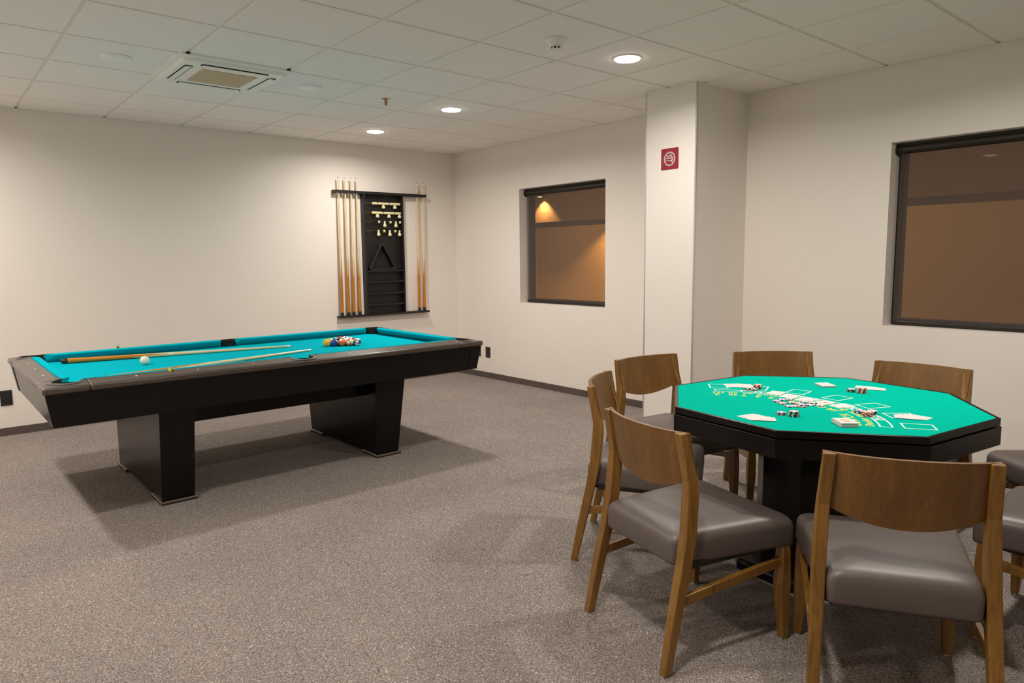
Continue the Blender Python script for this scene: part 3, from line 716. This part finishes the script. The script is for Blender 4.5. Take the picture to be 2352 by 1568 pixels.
# apron: four panels and four corner blocks, leaning in towards the bottom
AT, AB, I0, I1, CB = ZT - .050, .570, .014, .040, .115
def panel(pts_top, pts_bot):
    bm = bmesh.new(); loft(bm, [[(x, y, AB) for x, y in pts_bot], [(x, y, AT) for x, y in pts_top]]); return bm
th = .03
for sy_ in (-1, 1):
    yo, yb = sy_ * (HW - I0), sy_ * (HW - I1)
    obj('apron_panel', panel([(-HL + CB, yo), (HL - CB, yo), (HL - CB, yo - sy_ * th), (-HL + CB, yo - sy_ * th)], [(-HL + CB, yb), (HL - CB, yb), (HL - CB, yb - sy_ * th), (-HL + CB, yb - sy_ * th)]), 'black_wood', pt)
    for sx_ in (-1, 1):
        xo, xb = sx_ * (HL - I0), sx_ * (HL - I1); q = .004
        xo += sx_ * q; xb += sx_ * q; y2, y3 = yo + sy_ * q, yb + sy_ * q
        obj('apron_corner', panel([(xo, y2), (sx_ * (HL - CB), y2), (sx_ * (HL - CB), sy_ * (HW - CB)), (xo, sy_ * (HW - CB))], [(xb, y3), (sx_ * (HL - CB), y3), (sx_ * (HL - CB), sy_ * (HW - CB)), (xb, sy_ * (HW - CB))]), 'black_wood', pt, bevel=.004)
for sx_ in (-1, 1):
    xo, xb = sx_ * (HL - I0), sx_ * (HL - I1)
    obj('apron_panel', panel([(xo, -HW + CB), (xo, HW - CB), (xo - sx_ * th, HW - CB), (xo - sx_ * th, -HW + CB)], [(xb, -HW + CB), (xb, HW - CB), (xb - sx_ * th, HW - CB), (xb - sx_ * th, -HW + CB)]), 'rail_laminate' if 0 else 'black_wood', pt)
obj('underside', B(-HL + .06, -HW + .06, AB + .02, HL - .06, HW - .06, AB + .04), 'black_wood', pt)
# two slab legs, a stretcher beam and four metal foot plates
for k, (t0, t1, b0, b1) in enumerate(((-.803, -.612, -.812, -.632), (.565, .805, .578, .752))):
    yt, yb = .560, .520
    obj('leg', loft(bmesh.new(), [[(b0, -yb, .018), (b1, -yb, .018), (b1, yb, .018), (b0, yb, .018)], [(t0, -yt, AB + .02), (t1, -yt, AB + .02), (t1, yt, AB + .02), (t0, yt, AB + .02)]]), 'black_wood', pt, bevel=.003)
    for s in (-1, 1):
        bm = bmesh.new(); y0_, y1_ = sorted((s * .535, s * .315)); box(bm, b0 - .006, y0_, 0, b1 + .012, y1_, .012)
        fp = obj('foot_plate', bm, 'dark_metal', pt, bevel=.002)
        bm = bmesh.new(); box(bm, b0 - .008, y0_, .010, b0 - .001, y1_, .022); ye = s * .536
        box(bm, b0 - .008, min(ye, ye - s * .008), .010, b1 + .014, max(ye, ye - s * .008), .022)
        obj('foot_trim', bm, 'chrome', fp, bevel=.002)
obj('beam', B(-.63, -.40, .428, .58, .40, AB + .02), 'black_wood', pt, bevel=.003)

# things on the pool table
def tl(x, y, z=0):                         # table-local to world
    return Vector((TCX + x * math.cos(TR) - y * math.sin(TR), TCY + x * math.sin(TR) + y * math.cos(TR), z))
BR = .0279
sph = None
def ball(name, label, loc, mat, rot=(0, 0, 0), group=None):
    bm = bmesh.new(); bmesh.ops.create_uvsphere(bm, u_segments=40, v_segments=24, radius=BR)
    o = obj(name, bm, mat, smooth=True, angle=180); o.location = loc; o.rotation_euler = rot
    return tag(o, label, 'ball', group)
cb = onz(333, 837.5, BED); ball('cue_ball', 'plain ivory cue ball beside the cue near the left end of the cloth', (cb.x, cb.y, BED + BR), 'ivory')
cols = {'yellow': (238, 178, 10), 'blue': (20, 70, 150), 'red': (205, 44, 24), 'purple': (82, 44, 120), 'orange': (240, 104, 10), 'green': (10, 120, 90), 'maroon': (140, 24, 24), 'black': (16, 15, 15)}
for n_, c_ in cols.items():
    ball_mat('ball_' + n_, lin(*c_), False); ball_mat('stripe_' + n_, lin(*c_), True)
ap = onz(750.3, 787.2, BED + BR); D = 2 * BR * 1.004
# rows from the apex; each row listed from the near side to the far side
rows = [[('yellow', 0)], [('blue', 0), ('yellow', 1)], [('orange', 0), ('black', 0), ('green', 0)],
        [('orange', 1), ('green', 1), ('blue', 1), ('red', 0)], [('purple', 1), ('maroon', 0), ('red', 1), ('purple', 0), ('maroon', 1)]]
rots = {('yellow', 0): (0, .55, -1.15), ('blue', 0): (.3, .5, 2.5), ('orange', 0): (1.2, .9, .5), ('orange', 1): (1.15, .15, .75), ('purple', 1): (.1, .25, 1.0), ('yellow', 1): (1.2, .2, .8)}
where = ['at the tip of the racked triangle', 'in the second row of the racked triangle', 'in the middle row of the racked triangle', 'in the fourth row of the racked triangle', 'in the back row of the racked triangle']
for r_i, row in enumerate(rows):
    for k, (c_, st) in enumerate(row):
        x = ap.x + r_i * D * math.sqrt(3) / 2; y = ap.y + (k - r_i / 2) * D
        ball('pool_ball', '%s %s pool ball %s' % ('striped white and' if st else 'solid', c_, where[r_i]), (x, y, BED + BR), ('stripe_' if st else 'ball_') + c_,
             rots.get((c_, st), (random.uniform(0, 3), random.uniform(0, 3), random.uniform(0, 6))), 'racked pool balls')
zc = BED + .0172
a = onz(146, 829.5, zc); b = onz(677, 794.5, BED + .0065); d_ = (b - a).normalized()
place_cue(a + Vector((0, 0, .0012)), Vector((d_.x, d_.y, -.0070)), 'long pool cue lying on the cloth behind the cue ball', 'cues lying on the pool table', 1.1)
a = onz(262, 866.5, zc); b = onz(716, 803.5, BED + .0065); d_ = Vector((b.x - a.x, b.y - a.y, 0)).normalized(); st = Vector((b.x, b.y, 0)) - d_ * 1.43
place_cue(Vector((st.x, st.y, zc + .0012)), Vector((d_.x, d_.y, -.0070)), 'pool cue lying along the near rail of the pool table', 'cues lying on the pool table', .5)
def chalk(label, p, rz):
    t = thing('chalk_cube', label, 'chalk', p, rz, 'chalk cubes on the pool table rails')
    obj('wrapper', B(-.0115, -.0115, 0, .0115, .0115, .019), 'chalk_label', t, bevel=.0008)
    bm = bmesh.new(); loft(bm, [[(x, y, .019) for x, y in rrect(.0105, .0105, .002)], [(x, y, .0225) for x, y in rrect(.0100, .0100, .002)], [(x, y, .0212) for x, y in rrect(.006, .006, .002)]])
    obj('chalk', bm, 'chalk_blue', t)
    bm = bmesh.new(); box(bm, .0115, -.006, .004, .0119, .006, .014); box(bm, -.006, -.0119, .005, .006, -.0115, .013)
    obj('printed_mark', bm, 'black_plastic', t)
p = onz(393.5, 851.5, ZT - .006); chalk('yellow-wrapped chalk cube on the near rail of the pool table', (p.x, p.y, ZT - .0105), .35)
p = onz(267, 797.5, ZT); chalk('yellow-wrapped chalk cube on the far rail of the pool table', (p.x, TCY + HW - RW + .020, ZT - .005), .1)

# ================================================================== CARD TABLE
TX, TY, KZ, KR, KA = 1.036, -1.828, .745, .661, math.radians(13.9)
kt = thing('card_table', 'octagonal black card table with green printed blackjack felt', 'card table', (TX, TY, 0))
def octo(r): return [(r * math.cos(KA + i * PI / 4), r * math.sin(KA + i * PI / 4)) for i in range(8)]
bm = bmesh.new()
oo, oi = octo(KR), octo(KR - .015)
ring_strip(bm, oi + oi[:1], oo + oo[:1], KZ - .027, KZ)
obj('table_rim', bm, 'table_black', kt, bevel=.002)
obj('felt_top', prism(bmesh.new(), octo(KR - .0152), KZ - .027, KZ - .0012), 'card_felt', kt)
obj('top_gap', prism(bmesh.new(), octo(KR - .03), KZ - .034, KZ - .0272), 'black_slot', kt)
a8 = octo(KR + .004); b8 = octo(KR - .02)
for i in range(8):
    j = (i + 1) % 8
    obj('apron_board', prism(bmesh.new(), [a8[i], a8[j], b8[j], b8[i]], .641, KZ - .032), 'table_black', kt, bevel=.0015)
obj('under_panel', prism(bmesh.new(), octo(KR - .021), .690, .700), 'table_black', kt)
obj('pedestal', prism(bmesh.new(), octo(.248), .05, .690), 'table_black', kt, bevel=.003)
bm = bmesh.new(); loft(bm, [[(x, y, 0) for x, y in octo(.36)], [(x, y, .035) for x, y in octo(.36)], [(x, y, .05) for x, y in octo(.345)]])
obj('base_plinth', bm, 'table_black', kt, bevel=.003)
# printed layout on the felt
FC = Vector((.502 - TX, -1.748 - TY)); FZ = KZ - .0011
def fp(r, a): return (FC.x + r * math.cos(a), FC.y + r * math.sin(a))
def flat(bm, poly, z=FZ):
    bm.faces.new([bm.verts.new((x, y, z)) for x, y in poly])
def band(bm, r0, r1, a0, a1, n=48):
    for i in range(n):
        t0, t1 = a0 + (a1 - a0) * i / n, a0 + (a1 - a0) * (i + 1) / n
        flat(bm, [fp(r0, t0), fp(r1, t0), fp(r1, t1), fp(r0, t1)])
A0, A1 = math.radians(-63.5), math.radians(41.5)
bm = bmesh.new(); band(bm, .515, .5215, A0, A1); band(bm, .556, .5625, A0, A1)
for a_ in (A0, A1): band(bm, .5215, .556, a_ - (.008 if a_ > 0 else 0), a_ + (.008 if a_ < 0 else 0), 1)
obj('insurance_band', bm, 'white_ink', kt)
for k, dg in enumerate((38.6, 22.2, 5.9, -10.4, -26.7, -43.0, -59.2)):
    bm = bmesh.new(); a_ = math.radians(dg); er = Vector((math.cos(a_), math.sin(a_))); et = Vector((-er.y, er.x)); c_ = FC + er * .650
    w_, h_, l_ = .055, .0435, .0058
    for u0, u1, v0, v1 in ((-w_, w_, -h_, -h_ + l_), (-w_, w_, h_ - l_, h_), (-w_, -w_ + l_, -h_ + l_, h_ - l_), (w_ - l_, w_, -h_ + l_, h_ - l_)):
        flat(bm, [tuple(c_ + er * u + et * v) for u, v in ((u0, v0), (u1, v0), (u1, v1), (u0, v1))])
    obj('betting_box', bm, 'white_ink', kt)
def arc_text(name, text, r, size, a_mid, mat, space=1.0, a_start=None, bold=0.0):
    dg = bpy.context.evaluated_depsgraph_get(); glyph = {}
    def g(ch):
        if ch in glyph: return glyph[ch]
        if ch == ' ': glyph[ch] = (None, size * .42); return glyph[ch]
        cu = bpy.data.curves.new('g', 'FONT'); cu.body = ch; cu.size = size; cu.offset = bold; cu.resolution_u = 3; o = bpy.data.objects.new('g', cu); COL.objects.link(o)
        bpy.context.view_layer.update(); me = bpy.data.meshes.new_from_object(o.evaluated_get(bpy.context.evaluated_depsgraph_get()))
        xs = [v.co.x for v in me.vertices]; dat = ([tuple(v.co) for v in me.vertices], [tuple(p.vertices) for p in me.polygons], min(xs))
        wd_ = max(xs) - min(xs) + size * .12; bpy.data.objects.remove(o); bpy.data.meshes.remove(me); bpy.data.curves.remove(cu)
        glyph[ch] = (dat, wd_); return glyph[ch]
    tot = sum(g(c)[1] for c in text) * space
    a_ = a_mid - tot / r / 2
    bm = bmesh.new()
    for ch in text:
        dat, w_ = g(ch)
        if dat:
            vs, fs, mn = dat; V_ = []
            for x, y, _ in vs:
                ang = a_ + (x - mn) * 1.0 / r; V_.append(bm.verts.new((*fp(r + size * .35 - y, ang), FZ + .0001)))
            for f in fs:
                try: bm.faces.new([V_[i] for i in f])
                except ValueError: pass
        a_ += w_ * space / r
    obj(name, bm, mat, kt)['kind'] = 'stuff'
AM = math.radians(-11)
arc_text('lettering_insurance', 'INSURANCE  PAYS  2  TO  1', .5385, .046, AM, 'white_ink', 1.12, bold=.0011)
arc_text('lettering_dealer_rule', 'Dealer must draw to 16 and stand on all 17s', .484, .043, AM + .02, 'yellow_ink', .98, bold=.0009)
arc_text('lettering_payout', 'BLACK JACK PAYS 3 TO 2', .438, .050, AM + .02, 'yellow_ink', 1.18, bold=.0012)

# ---- cards
CW, CH, CT = .0315, .044, .0005
def card_mesh(face):
    bm = bmesh.new(); prism(bm, rrect(CW, CH, .003, 3), 0, CT)
    bm.faces.ensure_lookup_table(); bm.faces[1].material_index = 1
    bmesh.ops.recalc_face_normals(bm, faces=bm.faces[:])
    me = bpy.data.meshes.new('playing_card'); bm.to_mesh(me); bm.free()
    me.materials.append(MATS['card_edge']); me.materials.append(MATS[face]); return me
CM = {k: card_mesh('card_' + k) for k in ('red', 'black', 'court', 'back')}
def card(label, kind, x, y, z, rz, group):
    o = bpy.data.objects.new('playing_card', CM[kind]); COL.objects.link(o); o.location = (x, y, z); o.rotation_euler = (0, 0, rz)
    return tag(o, label, 'playing card', group)
FT = KZ - .0009
def pxy(px, py, z=KZ): p = onz(px, py, z); return p.x, p.y
# five cards face up in a row along the insurance band
for k, ((px, py), kd, lb) in enumerate(zip(((1783, 901.5), (1814, 909), (1852, 917), (1892.5, 924), (1935, 931)), ('red', 'red', 'black', 'court', 'red'),
        ('face-up card of the middle row nearest the far left hand', 'second face-up card of the middle row from the far left hand', 'middle card of the five face-up cards in the row',
         'face-up court card in the middle row of five', 'face-up card of the middle row nearest the blue chip stack'))):
    x, y = pxy(px, py); a_ = math.atan2(y - (FC.y + TY), x - (FC.x + TX))
    card(lb, kd, x, y, FT, a_ + PI / 2, 'face-up cards in the middle row')
def fan(name, pts, kinds, labels, group):
    for k, (px, py, rz) in enumerate(pts):
        x, y = pxy(px, py); card(labels[k], kinds[k], x, y, FT + k * .0006, math.radians(rz), group)
O5 = ('bottom', 'second', 'third', 'fourth', 'top')
fan('near', [(1724, 955.5, 75), (1731, 957, 66), (1739, 959.5, 56), (1747, 961.5, 46), (1754, 962.5, 36)], ['red', 'red', 'black', 'black', 'red'],
    ['%s card of the fanned hand at the near left edge of the green felt' % o for o in O5], 'fanned hand at the near left edge')
fan('farleft', [(1680, 884.5, -38), (1689, 884.5, -40), (1697, 885, -40), (1706, 886, -40), (1716, 887, -42)], ['red', 'black', 'court', 'red', 'black'],
    ['%s card of the hand in the far left betting boxes' % o for o in O5], 'hand in the far left betting boxes')
fan('farright', [(1988, 889, 15), (1998, 890.5, 12), (2010, 893, 25)], ['red', 'black', 'red'],
    ['%s card of the hand behind the tall red chip stack' % o for o in ('bottom', 'middle', 'top')], 'hand behind the tall red chip stack')
fan('right', [(2108, 957, -5), (2100, 957, 2), (2093, 957.5, 10), (2088, 957.5, 17), (2083, 958.5, 24)], ['court', 'red', 'black', 'red', 'red'],
    ['%s card of the fanned hand in the right-hand betting boxes' % o for o in O5], 'fanned hand in the right betting boxes')
def deck(label, px, py, n, h, rz, top, grp):
    t = thing('card_deck', label, 'card deck', (*pxy(px, py), FT), rz, 'decks of cards on the green felt')
    bm = bmesh.new()
    for k in range(n):
        dx, dy = random.uniform(-.0022, .0022), random.uniform(-.0022, .0022)
        prism(bm, [(x + dx, y + dy) for x, y in rrect(CW, CH, .003, 2)], h * k / n, h * (k + .82) / n)
    obj('stacked_cards', bm, 'card_edge', t)
    o = bpy.data.objects.new('top_card', CM[top]); COL.objects.link(o); o.parent = t; o.location = (.001, -.001, h); o.rotation_euler = (0, 0, .04)
deck('thick face-up deck of cards near the front of the green felt', 1940, 974.5, 14, .016, math.radians(-43), 'court', 0)
deck('face-down blue-backed deck of cards at the back of the green felt', 1895, 885.5, 8, .008, math.radians(-38), 'back', 0)

# ---- chips
CRD, CHT = .0197, .0034
def chip_mesh(c):
    bm = bmesh.new(); n = 36
    lv = [(CRD - .0006, 0), (CRD, .0005), (CRD, CHT - .0005), (CRD - .0006, CHT)]
    R_ = [[bm.verts.new(p) for p in circ(r, z, n)] for r, z in lv]
    inn = [bm.verts.new(p) for p in circ(.0152, CHT, n)]; inb = [bm.verts.new(p) for p in circ(.0152, 0, n)]
    sp = lambda i: 1 if i % 6 in (0, 1) else 0
    for a_, b_ in zip(R_[:-1], R_[1:]):
        for i in range(n): bm.faces.new((a_[i], a_[(i + 1) % n], b_[(i + 1) % n], b_[i])).material_index = sp(i)
    for i in range(n):
        bm.faces.new((R_[-1][i], R_[-1][(i + 1) % n], inn[(i + 1) % n], inn[i])).material_index = sp(i)
        bm.faces.new((R_[0][(i + 1) % n], R_[0][i], inb[i], inb[(i + 1) % n])).material_index = sp(i)
    bm.faces.new(inn).material_index = 2; bm.faces.new(inb[::-1]).material_index = 2
    bmesh.ops.recalc_face_normals(bm, faces=bm.faces[:])
    me = bpy.data.meshes.new('poker_chip'); bm.to_mesh(me); bm.free()
    for k in ('chip_' + c, 'chip_white_spot' if c != 'white' else 'chip_black', 'chip_face_' + c): me.materials.append(MATS[k])
    return me
HM = {c: chip_mesh(c) for c in ('red', 'blue', 'black', 'green', 'white')}
def chip(c, x, y, z, label, group, tilt=(0, 0)):
    o = bpy.data.objects.new('poker_chip', HM[c]); COL.objects.link(o); o.location = (x, y, z); o.rotation_euler = (tilt[0], tilt[1], random.uniform(0, 6.28))
    return tag(o, label, 'poker chip', group)
ORD = ('bottom', 'second', 'third', 'fourth', 'fifth', 'sixth', 'seventh')
def stack(px, py, seq, group, jit=.0012):
    x, y = pxy(px, py); n = len(seq)
    for k, c in enumerate(seq):
        pos = 'top' if k == n - 1 else 'bottom' if k == 0 else ORD[k] + ' from bottom'
        chip(c, x + random.uniform(-jit, jit), y + random.uniform(-jit, jit), FT + k * (CHT + .0001), '%s chip, %s of the %s' % (c, pos, group), group)
stack(1794.5, 951, ['red', 'blue', 'blue'], 'short red and blue stack near the front')
stack(1823.5, 955, ['black'] * 6, 'tall black chip stack near the front')
stack(1740, 892, ['black', 'black', 'black', 'red', 'red', 'red'], 'tall red-black stack by the far left cards')
stack(1719, 894.5, ['red', 'green', 'green'], 'short green stack by the far left cards')
stack(1730, 895, ['red', 'green'], 'low green pair by the far left cards')
stack(1980, 902, ['red'] * 7, 'tall red chip stack by the far right cards')
stack(1955, 898.5, ['black'] * 4, 'low black chip stack beside the tall red stack', .003)
stack(1975, 947, ['blue'] * 3, 'short blue chip stack beside the red stack', .003)
stack(1992, 954.5, ['red'] * 5, 'red chip stack on the printed white band')
stack(2003, 949.5, ['black', 'black', 'black', 'white'], 'black stack behind the printed band red stack')
pile = [('blue', 1784, 921, 0, 'blue chip at the left end of the loose chip pile'), ('blue', 1796, 917.5, 0, 'blue chip at the back left of the loose chip pile'), ('blue', 1812, 917, 0, 'blue chip at the back of the loose chip pile'),
        ('red', 1797, 926, 0, 'red chip at the left front of the loose chip pile'), ('green', 1819, 924.5, 0, 'only green chip in the loose chip pile'), ('blue', 1813, 933, 0, 'blue chip at the front of the loose chip pile'),
        ('red', 1828, 932.5, 0, 'red chip at the front of the loose chip pile'), ('red', 1842.5, 933, 0, 'red chip under a blue chip at the front of the loose pile'), ('blue', 1841.5, 931.5, 1, 'blue chip on top of a red chip at the front of the loose pile'),
        ('red', 1834, 926.5, 0, 'red chip in the middle of the loose chip pile'), ('blue', 1849, 923, 0, 'blue chip at the back right of the loose chip pile'),
        ('white', 1861, 930, 0, 'white chip with black edge spots in the loose pile, left of two'), ('white', 1884, 930.5, 0, 'white chip with black edge spots at the right end of the loose pile'), ('black', 1866, 927, 1, 'only black chip lying on the loose chip pile')]
for c, px, py, lv, lb in pile:
    x, y = pxy(px, py); chip(c, x, y, FT + lv * (CHT + .0002), lb, 'loose chips in the middle of the green felt')

# ================================================================== CHAIRS
def make_chair():
    root = bpy.data.objects.new('dining_chair', None); COL.objects.link(root); root.empty_display_size = .1
    def leg(secs, s):
        bm = bmesh.new(); loft(bm, [[(x0, s * yi, z), (x1, s * yi, z), (x1, s * yo, z), (x0, s * yo, z)] for z, x0, x1, yi, yo in secs]); return bm
    rear = [(.004, -.014, .016, .222, .252), (.20, .022, .060, .214, .250), (.36, .056, .098, .208, .247), (.47, .074, .120, .205, .244), (.60, .084, .130, .201, .239), (.645, .086, .128, .200, .236), (.73, .070, .102, .195, .232), (.808, .056, .082, .192, .2275)]
    front = [(.004, .512, .538, .226, .254), (.21, .496, .542, .212, .256), (.30, .500, .540, .214, .254), (.372, .502, .536, .218, .250)]
    for s in (1, -1):
        for sec in (rear, front):
            lg = obj('leg', leg(sec, s), 'chair_wood', root, bevel=.004, seg=2)
            _, x0, x1, yi, yo = sec[0]
            obj('glide', lathe([(.011, 0), (.011, .006)], 14, None, (x0 + x1) / 2, s * (yi + yo) / 2), 'glide', lg)
        bm = bmesh.new(); loft(bm, [[(x, s * .224, z), (x, s * .243, z), (x, s * .243, z + .034), (x, s * .224, z + .034)] for x, z in ((.034, .222), (.275, .252), (.515, .276))])
        obj('stretcher', bm, 'chair_wood', root, bevel=.003)
    bm = bmesh.new(); box(bm, .088, -.19, .335, .108, .19, .362); box(bm, .505, -.22, .335, .527, .22, .362)
    for s in (-1, 1): box(bm, .108, s * .205 - .011, .335, .505, s * .205 + .011, .362)
    obj('seat_frame', bm, 'black_plastic', root, bevel=.002)
    # upholstered seat: narrow between the rear posts, wider to the front
    def outline(ins, z, rc):
        p = []; xr, xf, wr, wf = .052 + ins, .556 - ins, .203 - ins, .258 - ins
        cs = [(xf, wf), (xr, wr), (xr, -wr), (xf, -wf)]
        n = 6
        for k in range(4):
            P = Vector(cs[k]); A_ = (Vector(cs[k - 1]) - P).normalized(); B_ = (Vector(cs[(k + 1) % 4]) - P).normalized()
            for i in range(n + 1):
                t = i / n; q = P + A_ * rc * (1 - t) ** 2 + B_ * rc * t ** 2
                p.append((q.x, q.y, z))
            q0 = P + B_ * rc; q1 = Vector(cs[(k + 1) % 4]) - (Vector(cs[(k + 1) % 4]) - P).normalized() * rc
            for i in range(1, 5):
                q = q0.lerp(q1, i / 5); p.append((q.x, q.y, z))
        return p
    bm = bmesh.new(); prof = [(.012, .350, .02), (.002, .355, .026), (0, .364, .030), (0, .420, .030), (.0025, .434, .032), (.009, .447, .034), (.020, .456, .036), (.040, .4625, .038), (.08, .467, .036), (.14, .470, .03)]
    loft(bm, [outline(*q) for q in prof])
    obj('seat', bm, 'seat_vinyl', root, smooth=True, angle=60)
    # curved backrest
    bm = bmesh.new(); ny, nz = 20, 8; th_ = .015
    def bx_(y, z, back):
        t = y / .2265; f = (z - .585) / (.808 - .585)
        x = .139 + (.097 - .139) * f - .050 * (1 - abs(t) ** 2.4)
        return x - (th_ if back else 0)
    rows_ = []
    for back in (0, 1):
        g = []
        for i in range(ny + 1):
            y = -.2265 + .453 * i / ny; t = y / .2265; zb = .592 + .052 * abs(t) ** 2.0
            g.append([bm.verts.new((bx_(y, zb + (.808 - zb) * k / nz, back), y, zb + (.808 - zb) * k / nz)) for k in range(nz + 1)])
        rows_.append(g)
    F, K = rows_
    for i in range(ny):
        for k in range(nz):
            bm.faces.new((F[i][k], F[i + 1][k], F[i + 1][k + 1], F[i][k + 1])); bm.faces.new((K[i][k], K[i][k + 1], K[i + 1][k + 1], K[i + 1][k]))
        bm.faces.new((F[i][0], K[i][0], K[i + 1][0], F[i + 1][0])); bm.faces.new((F[i][nz], F[i + 1][nz], K[i + 1][nz], K[i][nz]))
    for k in range(nz):
        for i in (0, ny): bm.faces.new((F[i][k], F[i][k + 1], K[i][k + 1], K[i][k]))
    obj('backrest', bm, 'chair_veneer', root, smooth=True, angle=50)
    return root
ch0 = make_chair(); first = [True]
CH = [(-.100, -1.699, 345.1, 'wooden chair in the foreground left of the card table, turned at an angle'),
      (.454, -.971, 302.6, 'wooden chair at the left of the card table seen almost edge-on'),
      (1.222, -.661, 262.7, 'wooden chair in front of the white pillar'),
      (1.945, -1.076, 226.6, 'wooden chair behind the card table, left one of two showing only backrests'),
      (2.036, -1.921, 178.4, 'wooden chair behind the card table, right one of the two below the window'),
      (2.130, -2.790, 143.0, 'wooden chair at the right edge of the picture, farther one, only its seat showing'),
      (1.112, -3.045, 90.0, 'wooden chair at the right picture edge, nearer one, partly behind the foreground chair'),
      (.093, -2.562, 31.4, 'wooden chair in the right foreground with its back squarely to the camera')]
for x, y, a, lb in CH:
    if first[0]: c = ch0; first[0] = False
    else: c = copy_tree(ch0)
    c.location = (x, y, 0); c.rotation_euler = (0, 0, math.radians(a)); tag(c, lb, 'chair', 'chairs round the card table')
